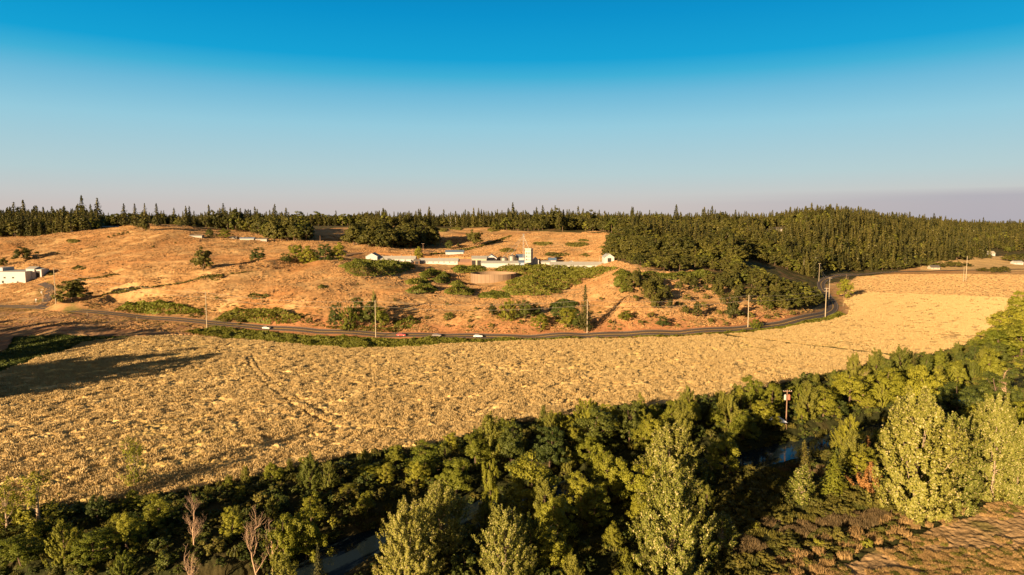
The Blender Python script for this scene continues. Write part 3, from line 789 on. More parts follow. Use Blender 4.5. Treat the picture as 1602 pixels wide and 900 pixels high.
def put_tree(kind, x, y, h, label, group=None, wide=1.0, parts=True, name=None, var=None, z=None, rot=None):
    pl = protos[kind]; p = pl[(random.randrange(len(pl)) if var is None else var) % len(pl)]
    s = h / p["h"]; nm = name or KIND_NAME[kind]
    z = float(T(x, y)) if z is None else z
    rot = random.uniform(0, 6.28) if rot is None else rot
    if parts:
        o = empty(nm, (x, y, z), rot); o.scale = (s * wide, s * wide, s)
        for pn, me in (("trunk", p["wood"]), ("crown", p["crown"])):
            q = bpy.data.objects.new(pn, me); COL.objects.link(q); q.parent = o
    else:
        o = bpy.data.objects.new(nm, p["joined"]); COL.objects.link(o); o.location = (x, y, z); o.rotation_euler = (0, 0, rot); o.scale = (s * wide, s * wide, s)
    tag(o, label, KIND_CAT.get(nm, "tree"), group)
    return o
def tree_top(kind, px, top, D, label, wpx=None, group=None, **kw):
    """a tree at depth D whose tip is seen at (px, top); wpx = crown width seen in the photograph"""
    X_, Y_, zt = at_depth(px, top, D); g = float(T(X_, D)); h = zt - g
    wide = 1.0
    if wpx:
        p = protos[kind][0]; wide = (wpx * D / F / 2) / (p["rw"] * (1.02 if kind in ("cotton", "slim", "wispy") else 1.05) * h / p["h"])
    return put_tree(kind, X_, D, h, label, group, wide, **kw)
def tree_base(kind, px, base, top, label, wpx=None, group=None, **kw):
    X_, Y_ = pick(px, base); h = (base - top) * Y_ / F * 1.02; wide = 1.0
    if wpx:
        p = protos[kind][0]; wide = (wpx * Y_ / F / 2) / (p["rw"] * 1.05 * h / p["h"])
    return put_tree(kind, X_, Y_, h, label, group, wide, **kw)

placed = []       # (x, y, r) of hand-placed trees so the filling keeps clear of them
def TT(*a, **k):
    o = tree_top(*a, **k); placed.append((o.location.x, o.location.y)); return o
# --- trees of the river belt that the photograph shows one by one
TT("cotton", 1440, 622, 131, "largest cottonwood, broad pale-green crown beside the ploughed ground at lower right", 128, var=0)
TT("cotton", 1497, 652, 134, "narrower cottonwood grown into the right flank of the largest one", 84, var=1)
TT("cotton", 1562, 628, 140, "tall pale cottonwood near the right edge of the photo, by the dry field corner", 84, var=2)
TT("cotton", 1598, 665, 138, "pale cottonwood cut by the right border of the photo", 60, var=3)
TT("cotton", 1048, 668, 136, "cottonwood standing behind the big one at bottom centre, tip above the river thicket", 92, var=1)
TT("cotton", 1052, 744, 104, "big pale cottonwood at the bottom centre whose foot runs out of the photo", 118, var=2)
TT("cotton", 636, 790, 104, "round-topped cottonwood beside the dark pool at the bottom", 86, var=3)
TT("cotton", 688, 764, 116, "pale rounded cottonwood behind the one beside the pool", 88, var=0)
TT("cotton", 790, 798, 103, "cottonwood with a ragged top between the pool and the bottom centre giant", 84, var=1)
TT("slim", 1256, 728, 136, "slender bright poplar standing alone in the brush left of the large cottonwood", 42, var=0)
TT("slim", 1130, 800, 116, "small poplar at the right foot of the bottom centre cottonwood", 44, var=1)
TT("wispy", 208, 686, 146, "thin see-through poplar sapling rising over the wheat edge", 44, var=0)
TT("wispy", 55, 736, 126, "thin poplar sapling at the left, taller than its neighbours at the wheat edge", 62, var=1)
TT("wispy", 6, 752, 124, "poplar sapling cut by the left border of the photo", 48, var=0)
TT("lightfir", 1306, 708, 142, "light green fir with open tiers of boughs next to the rust-coloured tree", 60)
TT("nearfir", 1259, 688, 158, "dark blue-green spruce on the river bank by the white water", 34)
TT("nearfir", 1075, 620 + 210, 108, "dark fir showing behind the right foot of the bottom centre cottonwood", 50)
TT("nearfir", 1430, 556, 245, "small dark fir at the tip of the wheat field corner", 34)
TT("nearfir", 497, 850, 108, "small pointed fir at the water's edge near the bottom", 30)
TT("nearfir", 433, 872, 106, "tiny fir at the bottom border, left of the pool", 26)
TT("rustfir", 1357, 682, 166, "dead rust-brown fir, a small cone on the far bank", 26)
TT("rust", 1362, 724, 142, "small tree with rust-orange leaves at the left flank of the largest cottonwood", 44)
TT("bright", 478, 782, 120, "yellow-green broadleaf tree beside the dead trunks above the pool", 62, var=0)
TT("bright", 440, 800, 116, "yellow-green broadleaf tree right of the pale dead trunk", 52, var=1)
TT("broad", 664, 690, 152, "tall olive tree with a pointed top behind the round pale cottonwoods", 62, var=0)
TT("bright", 578, 725, 152, "bright green tree standing out of the dark thicket above the pool", 44, var=2)
TT("broad", 545, 758, 140, "small yellow-green tree below the bright one in the dark thicket", 40, var=1)
TT("broad", 828, 702, 134, "broad olive tree with a visible forked trunk at the centre of the river belt", 100, var=2)
TT("broad", 930, 758, 126, "rounded olive tree between the forked olive tree and the centre giant", 54, var=3)
TT("bright", 945, 690, 148, "yellow-green tree draped over the middle of the river belt", 60, var=1)
TT("dark", 938, 632, 172, "dark tree with a high double top against the wheat field", 80, var=0)
TT("dark", 985, 628, 176, "dark tree to the right of the high double-topped one", 44, var=1)
TT("dark", 860, 664, 160, "first dark bushy tree left of the high double-topped one", 56, var=2)
TT("dark", 800, 662, 158, "second dark bushy tree at the wheat edge, above the forked olive tree", 56, var=3)
TT("broad", 745, 678, 158, "olive tree at the wheat edge where its shadow band begins", 50, var=4)
TT("broad", 1003, 616, 182, "single light treetop poking above the belt into the wheat field", 24, var=0)
TT("broad", 244, 770, 126, "rounded grey-green tree left of the pale dead trunk", 60, var=1)
TT("bright", 196, 796, 116, "yellow-green tree in front of the wispy sapling", 56, var=2)
TT("broad", 145, 826, 112, "bright bushy tree at the bottom left, partly in shade", 74, var=3)
TT("dark", 150, 772, 128, "small dark round tree at the wheat edge, left of the thin sapling", 36, var=0)
TT("broad", 30, 838, 112, "broad bushy tree in the bottom left corner", 70, var=4)
TT("bright", 768, 706, 140, "golden-green small tree left of the forked olive tree", 30, var=0)
TT("bright", 1330, 578, 212, "sunlit yellow-green tree, first of three above the river at right", 66, var=0)
TT("bright", 1388, 572, 216, "sunlit yellow-green tree, middle one of three above the river at right", 64, var=1)
TT("bright", 1446, 566, 214, "sunlit yellow-green tree nearest the wheat corner, last of three in a row", 70, var=2)
TT("broad", 1290, 606, 200, "dark green tree behind the transformer pole", 50, var=0)
TT("bright", 1196, 626, 190, "sunlit tree left of the blue tent roof", 54, var=1)
TT("broad", 1165, 640, 182, "green tree further left of the blue tent roof", 50, var=2)
TT("dark", 1110, 622, 192, "dark tree at the wheat edge, half way between tent and centre", 56, var=3)
TT("broad", 1553, 545, 250, "open yellow-green tree with pale stems below the wheat at the right", 44, var=4)
TT("bright", 1578, 478, 318, "big rounded yellow-green tree at the right border beside the wheat", 70, var=0)
TT("bright", 1600, 452, 380, "round golden tree at the right border where wheat and ploughland meet", 46, var=1)
TT("broad", 1562, 508, 290, "olive tree leaning over the wheat edge at the right", 60, var=2)
TT("broad", 1602, 500, 285, "green tree behind the olive one at the right border", 70, var=3)
TT("dark", 1500, 596, 190, "dark tree in the shade above the large cottonwood", 80, var=0)
TT("dark", 1560, 580, 205, "dark tree in the shade right of the row of three sunlit trees", 80, var=1)
TT("broad", 1498, 560, 236, "light-topped tree just right of the small dark fir", 40, var=1)

for px_, t_, D_, l_ in ((1326, 694, 172, "low olive tree on the near bank left of the rust-brown fir"), (1392, 680, 176, "olive tree behind the left shoulder of the largest cottonwood")):
    TT("broad", px_, t_, D_, l_, 40)
# --- bare trees
def bare(px, top, D, h_extra, name_label, seed, spread=0.8, depth=4, lean=0.0):
    X_, Y_, zt = at_depth(px, top, D); g = float(T(X_, D)); h = zt - g
    V, Fq, R = bare_tree(seed, h, spread, depth, lean)
    o = mesh_obj("dead_tree", V, Fq, M_DEAD, smooth=True); o.location = (X_, D, g); placed.append((X_, D)); tag(o, name_label, "dead tree")
bare(300, 768, 117, 0, "tall pale dead tree with a fan of bare branches by the bottom left water", 5, 1.0, 5)
bare(398, 790, 113, 0, "shorter pale dead tree with two stems left of the yellow-green trees", 8, 0.6)
bare(424, 806, 115, 0, "thin bare dead stem just right of the shorter dead tree", 9, 0.5, 3)
bare(292, 856, 106, 0, "low broken dead trunk at the bottom border under the tall dead tree", 12, 0.5, 3)
bare(1352, 576, 222, 0, "dark gnarled dead tree between the first two sunlit trees", 14, 0.9)
bare(1575, 578, 200, 0, "bare pale snag in the shaded trees at the right", 16, 0.35, 3)
bare(1327, 428, 530, 0, "leafless branches standing out of the bush beyond the road bend", 18, 0.8, 3)

# --- tall trees beyond the left border: they lay their shade across the left end of the wheat
for i, (tx, ty, hh) in enumerate(((330, 546, 24), (290, 549, 26), (250, 552, 25), (205, 556, 26), (160, 560, 25), (110, 566, 26), (60, 574, 24), (10, 582, 26), (350, 556, 20), (300, 561, 21), (250, 567, 20), (190, 575, 22), (120, 586, 21), (60, 598, 22), (0, 612, 22),
                                   (470, 546, 24), (520, 549, 22), (380, 552, 22), (420, 548, 22), (340, 566, 18), (130, 540, 26), (60, 548, 26), (0, 560, 26), (30, 530, 26), (170, 503, 26), (110, 500, 26), (40, 498, 26), (230, 509, 25), (300, 515, 24), (10, 512, 25), (90, 514, 25), (-60, 600, 24), (-60, 560, 24))):
    X_, Y_ = pick(tx, ty); g_ = float(T(X_, Y_)); L_ = hh / math.tan(SUN_EL); x_, y_ = X_ - math.sin(SUN_AZ) * L_, Y_ - math.cos(SUN_AZ) * L_
    if x_ / y_ > -0.80: continue
    o = put_tree("dark", x_, y_, hh + g_ - float(T(x_, y_)), "tall dark tree of the row beyond the left border, shading the wheat", "tall shade trees beyond the left border", 1.25)
# --- filling of the river belt
pp = np.array(placed)
def clear(x, y, r_): return ((pp[:, 0] - x) ** 2 + (pp[:, 1] - y) ** 2).min() > r_ * r_
BELT = P([(-350, 960), (-250, 868), (-60, 812), (0, 808), (100, 794), (270, 774), (420, 744), (560, 714), (700, 697), (760, 674), (860, 658), (1000, 643), (1100, 630), (1200, 609), (1260, 595),
          (1340, 580), (1440, 562), (1500, 547), (1550, 523), (1575, 500), (1595, 482), (1640, 474), (1760, 478), (1760, 640), (1760, 712), (1602, 758), (1540, 790), (1440, 832), (1290, 888), (1230, 960)])
BRUSH = P([(1120, 960), (1120, 760), (1150, 735), (1230, 728), (1300, 735), (1330, 760), (1400, 800), (1440, 838), (1290, 888), (1230, 960)])
riv = lambda x, y: dist_poly(np.array([x]), np.array([y]), RIVER)
cand = []
for gy in np.arange(86, 330, 6.0):
    for gx in np.arange(-190, 290, 6.0):
        cand.append((gx + random.uniform(-2.4, 2.4), gy + random.uniform(-2.4, 2.4)))
cand = np.array(cand)
inb = inside(cand[:, 0], cand[:, 1], BELT); inbr = inside(cand[:, 0], cand[:, 1], BRUSH)
rd, ra = dist_poly(cand[:, 0], cand[:, 1], RIVER)
for q_ in range(164, 200, 4): placed.append(z0pt(1216, 348 + 58 * F / q_))
pp = np.array(placed)
def hides(px_, py_, top_):
    """would stand before something the photograph shows free: the white water, the pool, the canopy roof, the dead trees"""
    return (1192 < px_ < 1268 and py_ > 712 and top_ < 724) or (515 < px_ < 585 and py_ > 850 and top_ < 880) or (1203 < px_ < 1230 and py_ > 655 and top_ < 664) \
        or (1228 < px_ < 1252 and py_ > 660 and top_ < 650) or (270 < px_ < 332 and py_ > 868) or (384 < px_ < 432 and py_ > 860) or (1240 < px_ < 1290 and py_ > 810) or (1340 < px_ < 1385 and 770 < py_)
FILL_LABEL = {
 "broad": ("olive-green broadleaf tree filling the thicket along the river", "broadleaf trees of the river thicket"),
 "dark": ("dark green broadleaf tree in the shaded thicket along the river", "dark broadleaf trees of the river thicket"),
 "spire": ("pointed broadleaf tree standing among the thicket along the river", "pointed broadleaf trees of the river thicket"),
 "bright": ("yellow-green broadleaf tree catching the sun in the river thicket", "yellow-green trees of the river thicket"),
}
SHR_LABEL = {"shrub": ("olive shrub under the trees of the river thicket", "olive shrubs of the river thicket"),
 "gshrub": ("green shrub under the trees of the river thicket", "green shrubs of the river thicket"),
 "dshrub": ("dark shrub under the trees of the river thicket", "dark shrubs of the river thicket")}
nt_, ns_ = 0, 0
open_px = []
for (x, y), b0, b1, r_ in zip(cand, inb, inbr, rd):
    if not b0 or r_ < 6.5: continue
    px_, py_ = project(x, y, float(T(x, y)))
    if px_ < -50 or px_ > 1680: continue
    # water that the photograph shows stays open to the camera
    water = (508 < px_ < 592 and 850 < py_ < 980) or (1170 < px_ < 1300 and 695 < py_ < 800)
    if water and r_ < 30: continue
    if b1 or water:
        if random.random() < 0.55 and clear(x, y, 2.0):
            k = random.choice(("shrub", "shrub", "gshrub"))
            hh = random.uniform(1.2, 2.6)
            if water and hides(px_, py_, py_ - hh * F / y): continue
            o = put_tree(k, x, y, hh, "x", "shrubs of the open brush, " + ("olive" if k == "shrub" else "green"), parts=False); ns_ += 1; near_label(o, "low olive shrub in the open brush" if k == "shrub" else "low green shrub in the open brush", x, y, hh)
        continue
    if not clear(x, y, 3.2): continue
    u_ = random.random()
    dedge = dist_poly(np.array([x]), np.array([y]), WHEAT)[0][0]
    if u_ < 0.42:
        k = random.choice(("broad", "broad", "bright", "spire", "spire", "bright") if y < 200 else ("broad", "dark", "spire", "spire"))
        hh = random.choice((random.uniform(3.8, 6.5), random.uniform(6, 10.5))) * (0.7 if dedge < 11 else 1.0)
        if dedge < 15: hh = min(hh, random.uniform(4.0, 6.5))
        elif random.random() < 0.3: hh = random.uniform(8, 11.5)
        if y < 128: hh *= 0.8
        if hides(px_, py_, py_ - hh * F / y): continue
        o = put_tree(k, x, y, hh, *FILL_LABEL[k], wide=random.uniform(0.9, 1.25)); nt_ += 1
        near_label(o, {"broad": "olive-green thicket tree", "dark": "dark green thicket tree", "bright": "yellow-green thicket tree", "spire": "pointed thicket tree"}[k], x, y, hh)
    elif ns_ < 300:
        k = random.choice(("shrub", "gshrub", "dshrub", "dshrub"))
        hh = random.uniform(1.6, 3.6)
        if hides(px_, py_, py_ - hh * F / y): continue
        o = put_tree(k, x, y, hh, *SHR_LABEL[k], wide=random.uniform(0.9, 1.4), parts=False); ns_ += 1
        near_label(o, {"shrub": "olive shrub", "gshrub": "green shrub", "dshrub": "dark shrub"}[k], x, y, hh)
print("belt trees", nt_, "shrubs", ns_)

# --- trees on the hill seen one by one
def TB(*a, **k):
    o = tree_base(*a, **k); return o
TB("oak", 113, 478, 439, "wide dark oak beside the road junction at the left", 54)
TB("oak", 37, 406, 388, "dark round oak alone on the grassy slope above the white warehouse", 37)
TB("oak", 6, 416, 404, "small dark tree behind the white warehouse roof, at the left border", 16)
TB("oak", 318, 424, 389, "dark spreading oak alone in the middle of the left slope", 37)
TB("dark", 404, 414, 391, "dark globe-shaped tree alone on the slope, right of the spreading oak", 25)
TB("bright", 464, 411, 381, "leftmost of the yellow-green trees in the row above the farm lane", 24)
TB("bright", 484, 411, 377, "tallest yellow-green tree in the row above the farm lane", 32)
TB("dark", 508, 411, 381, "dark tree between the yellow-green trees of the farm lane row", 26)
TB("bright", 530, 411, 382, "rightmost yellow-green tree of the farm lane row", 25)
TB("dark", 447, 413, 399, "low dark bush tree at the left end of the farm lane row", 18)
TB("bright", 655, 404, 385, "small golden tree right behind the long white barn roof", 15)
TB("oak", 742, 384, 359, "lone broad oak on the field behind the barns", 26)
TB("dark", 703, 390, 375, "small dark round tree below the lone oak, behind the barns", 13)
TB("dark", 717, 386, 381, "tiny dark bush next to the small dark round tree", 6)
TB("dark", 328, 372, 358, "small dark cone-shaped tree by the hilltop buildings", 13)
TB("broad", 352, 373, 358, "low broad tree next to the hilltop sheds", 24)
TB("dark", 526, 513, 474, "left dark tree of the clump by the pole above the road", 24)
TB("broad", 546, 515, 480, "olive tree at the left front of the clump by the pole", 30)
TB("dark", 560, 507, 463, "tallest dark tree of the clump by the pole above the road", 26)
TB("dark", 578, 511, 470, "dark tree of the roadside clump directly behind the pole", 28)
TB("broad", 596, 513, 480, "right olive tree of the roadside clump by the pole", 28)
TB("slim", 586, 500, 457, "tuft-topped thin tree whose head shows over the roadside clump", 12)
TB("nearfir", 915, 519, 446, "tall ragged conifer behind the pole in the green hollow", 30)
TB("broad", 888, 512, 480, "bright rounded bush at the left foot of the ragged conifer", 34)
TB("dark", 905, 515, 490, "low green bush between road and ragged conifer", 30)
TB("broad", 846, 513, 490, "olive bush left of the green hollow above the road", 34)
TB("broad", 795, 502, 471, "dark tree at the left of the clump under the round tank", 34)
TB("dark", 822, 500, 470, "middle tree of the clump under the round tank", 32)
TB("oak", 770, 496, 476, "small tree at the left end of the clump under the round tank", 18)
TB("dark", 838, 494, 474, "right tree of the clump under the round tank", 24)
TB("bright", 1322, 466, 434, "bright green bush tree standing between road bend and ploughland", 24)
TB("broad", 1182, 514, 500, "rounded green bush on the verge beside the pole, before the wheat", 22)
TB("broad", 978, 502, 487, "small tree low on the orange bank right of the ragged conifer", 26)
TB("oak", 1090, 497, 470, "slim tree on the open orange bank", 16)
TB("oak", 1072, 492, 476, "small dark tree beside the slim one on the orange bank", 16)
TB("oak", 1146, 500, 465, "oak standing forward on the orange bank behind the pole", 26)
TB("dark", 1036, 512, 494, "dark bush low in the notch of the orange bank", 22)
for (x_, y_, w_, l_) in ((228, 361, 10, "leftmost tall fir on the hilltop by the low shed"), (246, 354, 10, "tall pointed fir second on the hilltop skyline"), (212, 355, 12, "stout fir on the hilltop skyline"),
                     (195, 354, 12, "fir at the right end of the left wood"), (273, 350, 9, "slim fir alone on the skyline right of the hilltop")):
    TB("fir", x_, y_, 320, l_, w_ + 6, parts=False)
TB("oak", 224, 362, 338, "dark round-topped tree on the hilltop with its foot in the grass", 16)

# --- forests: nearest trees one by one, the rest as one mass
POLY_A = np.array([(944, 404), (975, 410), (1010, 424), (1060, 427), (1100, 420), (1130, 430), (1150, 440), (1172, 474), (1190, 486), (1230, 488), (1262, 487), (1284, 478), (1287, 458), (1276, 446), (1300, 432), (1340, 427), (1420, 420),
                   (1470, 410), (1558, 404), (1572, 396), (1602, 392), (1900, 390), (1900, 280), (770, 280), (770, 361), (860, 361), (900, 360), (962, 365), (976, 371), (956, 388)], float)
POLYS = {
 "clump_a": [(985, 440), (1022, 434), (1040, 452), (1052, 490), (1036, 500), (1018, 478), (990, 462)],
 "clump_b": [(1058, 440), (1090, 440), (1088, 457), (1060, 456)],
 "clump_c": [(1098, 440), (1150, 436), (1170, 476), (1125, 478), (1105, 458)],
 "left": [(-400, 398), (-200, 390), (0, 380), (60, 373), (100, 369), (150, 359), (165, 354), (212, 351), (240, 349), (300, 351), (300, 280), (-400, 280)],
 "hilltop": [(288, 354), (330, 357), (400, 366), (432, 378), (483, 377), (480, 366), (430, 352), (300, 350)],
 "grove": [(543, 386), (600, 389), (660, 389), (680, 385), (678, 378), (650, 374), (560, 374)],
 "far": [(280, 356), (480, 353), (640, 354), (790, 357), (800, 280), (280, 280)],
}
g2 = []
def grid_pts(y0, y1, s, umax=0.9):
    out = []
    for gy in np.arange(y0, y1, s):
        n_ = int(2 * umax * gy / s) + 1
        xs = -umax * gy + s * np.arange(n_) + rng.uniform(-0.42, 0.42, n_) * s + (s / 2 if int(gy / s) % 2 else 0)
        out.append(np.stack([xs, gy + rng.uniform(-0.42, 0.42, n_) * s], 1))
    return np.vstack(out)
pts = np.vstack([grid_pts(372, 900, 6.2), grid_pts(900, 1300, 8.0), grid_pts(1300, 2300, 13.0), grid_pts(2300, 3600, 26.0)])
tz = T(pts[:, 0], pts[:, 1]); ppx, ppy = project(pts[:, 0], pts[:, 1], tz)
ok = np.zeros(len(pts), bool); zone = np.array(["            "] * len(pts))
inA = inside(ppx, ppy, POLY_A) & ((pts[:, 1] > 820) | (ppx > 940))
# hidden back of the spur by the road bend carries trees too, the flat field does not
ok |= inA; zone[inA] = "A"
for k, pl in POLYS.items():
    q = inside(ppx, ppy, np.array(pl, float))
    if k in ("left",): q &= pts[:, 1] > 735
    if k == "far": q &= pts[:, 1] > 930
    if k == "hilltop": q &= (pts[:, 1] > 640) & (pts[:, 1] < 860)
    if k == "grove": q &= (pts[:, 1] < 720)
    if k.startswith("clump"): q &= pts[:, 1] < 470
    ok |= q; zone[q] = k
deep = pts[:, 1] > 1180
deep &= ~((ppx > 1470) & (ppy > 392) & (pts[:, 1] < 1400))
ok |= deep; zone[deep & (zone == "            ")] = "deep"
ok &= ~((np.abs(ppx - 1214) < 22) & (np.abs(ppy - 366) < 9))           # the clearing with the lone house
ok &= ~((np.abs(ppx - 1555) < 16) & (np.abs(ppy - 397) < 7))
ok &= dist_poly(pts[:, 0], pts[:, 1], ROAD[::3])[0] > 9
valley = (ppx > 1160) & (ppx < 1300) & (pts[:, 1] > 515) & (pts[:, 1] < 650)
ok &= ~valley
ok &= (ppx > -260) & (ppx < 1860)
P2 = pts[ok]; Z2 = tz[ok]; PX = ppx[ok]; PY = ppy[ok]; ZN = zone[ok]
nn = len(P2); print("forest points", nn)
patchy = fbm(P2[:, 0] / 60, P2[:, 1] / 60, 140, 2)
pc = np.full(nn, 0.55)
pc = np.where(ZN == "A", np.clip((P2[:, 1] - 500) / 480, 0.0, 1) * 0.55 + (patchy - 0.5) * 1.6, pc)
pc = np.where((PX > 1300) & (ZN == "A"), 0.62 + (patchy - 0.5) * 1.2, pc)
pc = np.where(ZN == "left", 0.60, pc); pc = np.where(ZN == "hilltop", np.where(PX < 405, 0.42, 0.03), pc)
pc = np.where(ZN == "grove", 0.0, pc); pc = np.where(np.char.startswith(ZN, "clump"), 0.0, pc); pc = np.where(ZN == "far", 0.6, pc)
is_con = rng.uniform(0, 1, nn) < pc
hts = np.where(is_con, rng.uniform(13, 21, nn), rng.uniform(8.5, 13.5, nn)) * (0.85 + 0.3 * patchy)
hts = np.where((ZN == "A") & ~is_con & (P2[:, 1] > 520), hts * 1.15, hts)
hts = np.where((ZN == "A") & (P2[:, 1] < 560), rng.uniform(5.8, 8.8, nn), hts);  hts = np.where(np.char.startswith(ZN, "clump"), hts * 0.62, hts)
hts = np.where(ZN == "grove", rng.uniform(15, 19, nn), hts)
hts = np.where((ZN == "hilltop") & is_con, rng.uniform(18, 27, nn), hts); hts = np.where((ZN == "hilltop") & ~is_con, rng.uniform(13, 17, nn), hts)
hts = np.where((ZN == "left"), hts * 1.15, hts); hts = np.where(ZN == "deep", rng.uniform(13, 20, nn), hts)
hts = np.where((ZN == "A") & is_con & (PX > 1290), rng.uniform(17, 25, nn), hts)
rough_ = fbm(P2[:, 0] / 28, P2[:, 1] / 28, 150, 2); hts = hts * (0.62 + 0.76 * rough_) * rng.uniform(0.8, 1.15, nn); hts = np.where(rng.uniform(0, 1, nn) < 0.05, hts * 1.3, hts)
# thin out to a real spacing where the grid is finer than the crowns
keep = rng.uniform(0, 1, nn) < np.where(ZN == "grove", 0.75, np.where(ZN == "A", 0.55 + 0.45 * (fbm(P2[:, 0] / 18, P2[:, 1] / 18, 160, 2) > 0.42), 0.88))
# seen from the air: the nearest ones (and those on a free edge) show largest
inframe = (PX > -10) & (PX < 1612)
vis = inframe & keep
def nearest(mask, n_):
    ii = np.where(mask & vis)[0]; return ii[np.argsort(P2[ii, 1] / hts[ii])][:n_]
sel = {}
oak_i = list(nearest((ZN == "grove"), 60)) + list(nearest((ZN == "hilltop") & ~is_con, 30)) + list(nearest(np.char.startswith(ZN, "clump"), 45))
oak_i += [i for i in nearest((ZN == "A") & ~is_con, 400) if i not in set(oak_i)][:270 - len(oak_i)]
edge_con = (ZN == "A") & is_con & (PX > 1290) & (P2[:, 1] < 950)
con_i = list(nearest((ZN == "hilltop") & is_con, 40)) + list(nearest((ZN == "left") & is_con & (P2[:, 1] < 800), 70)) + list(nearest(edge_con, 110))
con_i += [i for i in nearest((ZN == "A") & is_con & (PX < 1290), 100)]
con_i = list(dict.fromkeys(con_i))[:285]
LAB = {"grove": ("dark oak in the dense grove behind the long barns", "oaks of the grove behind the barns"),
       "hilltop": ("dark round tree in the hilltop wood left of the farm", "round trees of the hilltop wood"),
       "clump_a": ("low oak in the clump on the orange bank below the farm hill", "oaks on the orange bank"),
       "clump_b": ("small oak in the little clump above the orange bank", "oaks above the orange bank"),
       "clump_c": ("oak on the bank at the left edge of the spur wood", "oaks at the left edge of the spur wood"),
       "A": ("oak in the wooded spur above the road bend", "oaks of the wooded spur")}
CLAB = {"hilltop": ("tall dark fir standing out of the hilltop wood", "firs of the hilltop wood"), "left": ("fir in the wood along the top of the left slope", "firs of the left wood"),
        "A": ("fir on the forested hill right of the farm", "firs of the forested hill")}
for i in oak_i:
    l, g = LAB.get(ZN[i].strip(), LAB["A"]); o = put_tree("oak", P2[i, 0], P2[i, 1], hts[i], l, g, wide=random.uniform(0.9, 1.15) * (1.45 if P2[i, 1] < 560 and ZN[i].strip() == "A" else 1.2 if ZN[i].strip() in ("A", "grove") else 1.0), parts=False, z=Z2[i])
    near_label(o, {"A": "oak of the wooded spur", "grove": "oak of the dense grove", "hilltop": "round tree of the hilltop wood"}.get(ZN[i].strip(), "oak on the orange bank"), P2[i, 0], P2[i, 1], hts[i])
for i in con_i:
    zn = ZN[i].strip(); l, g = CLAB.get(zn, CLAB["A"])
    if zn == "A" and PX[i] > 1290: l, g = "fir at the foot of the forest edge facing the ploughed field", "firs of the forest edge by the ploughed field"
    o = put_tree("fir", P2[i, 0], P2[i, 1], hts[i], l, g, wide=random.uniform(1.0, 1.5), parts=False, z=Z2[i])
    near_label(o, {"hilltop": "fir of the hilltop wood", "left": "fir of the left wood"}.get(zn, "forest-edge fir" if g.startswith("firs of the forest edge") else "fir of the forested hill"), P2[i, 0], P2[i, 1], hts[i])
rest = keep.copy(); rest[oak_i] = False; rest[con_i] = False

def scatter(name, P3, idx_, scl, meshes, label=None, kind="stuff"):
    """one object that instances the given meshes on its points"""
    me = bpy.data.meshes.new(name); me.vertices.add(len(P3)); me.vertices.foreach_set("co", np.asarray(P3, np.float32).ravel())
    a = me.attributes.new("which", 'INT', 'POINT'); a.data.foreach_set("value", np.asarray(idx_, np.int32))
    a = me.attributes.new("size", 'FLOAT_VECTOR', 'POINT'); a.data.foreach_set("vector", np.asarray(scl, np.float32).ravel())
    a = me.attributes.new("turn", 'FLOAT', 'POINT'); a.data.foreach_set("value", rng.uniform(0, 6.28, len(P3)).astype(np.float32))
    o = bpy.data.objects.new(name, me); COL.objects.link(o)
    pc_ = bpy.data.collections.new(name + "_models")
    for i, m in enumerate(meshes):
        q = bpy.data.objects.new("%s_model_%02d" % (name, i), m); pc_.objects.link(q)
    ng = bpy.data.node_groups.new(name, 'GeometryNodeTree')
    ng.interface.new_socket("Geometry", in_out='INPUT', socket_type='NodeSocketGeometry'); ng.interface.new_socket("Geometry", in_out='OUTPUT', socket_type='NodeSocketGeometry')
    N, L = ng.nodes, ng.links
    gi = N.new("NodeGroupInput"); go = N.new("NodeGroupOutput"); ip = N.new("GeometryNodeInstanceOnPoints"); ci = N.new("GeometryNodeCollectionInfo")
    ci.inputs["Collection"].default_value = pc_; ci.inputs["Separate Children"].default_value = True; ci.inputs["Reset Children"].default_value = True
    ip.inputs["Pick Instance"].default_value = True
    def attr(nm, ty):
        n_ = N.new("GeometryNodeInputNamedAttribute"); n_.data_type = ty; n_.inputs["Name"].default_value = nm
        return next(s for s in n_.outputs if s.enabled and s.name == "Attribute")
    cb = N.new("ShaderNodeCombineXYZ"); L.new(attr("turn", 'FLOAT'), cb.inputs["Z"])
    L.new(gi.outputs[0], ip.inputs["Points"]); L.new(ci.outputs[0], ip.inputs["Instance"])
    L.new(attr("which", 'INT'), ip.inputs["Instance Index"]); L.new(attr("size", 'FLOAT_VECTOR'), ip.inputs["Scale"]); L.new(cb.outputs[0], ip.inputs["Rotation"])
    L.new(ip.outputs[0], go.inputs[0])
    md = o.modifiers.new("instances", 'NODES'); md.node_group = ng
    o["kind"] = kind
    if label: o["label"] = label
    return o
ri = np.where(rest)[0]
fm = [p["joined"] for p in protos["fir"]] + [p["joined"] for p in protos["farbroad"]]
wh = np.where(is_con[ri], rng.integers(0, 6, len(ri)), rng.integers(6, 10, len(ri)))
hs = np.where(is_con[ri], hts[ri] / 22, hts[ri] / 14)
wd = np.where(P2[ri, 1] > 1300, 1.5, 1.25) * rng.uniform(0.85, 1.2, len(ri))
scatter("distant_forest", np.c_[P2[ri], Z2[ri]], wh, np.c_[hs * wd, hs * wd, hs], fm, "far-off mixed forest of dark firs and oaks along the skyline and hills")
print("mass forest", len(ri))

# --- shrubs standing free along field edges beyond
FIELD_SHRUBS = [(1440, 418, 402), (1456, 418, 405), (1485, 418, 409), (1496, 418, 408), (1405, 421, 408), (1420, 420, 405), (1556, 427, 417), (1570, 427, 416), (1538, 425, 419), (1470, 419, 411), (1512, 417, 411), (1585, 409, 398), (1596, 410, 396), (1575, 409, 398)]
for i, (x_, b_, t_) in enumerate(FIELD_SHRUBS):
    o = TB("oak", x_, b_, t_, "x", 18, group="bushes beyond the ploughed field", name="shrub", parts=False)
    near_label(o, "round bush beyond the ploughed field", o.location.x, o.location.y, 2)
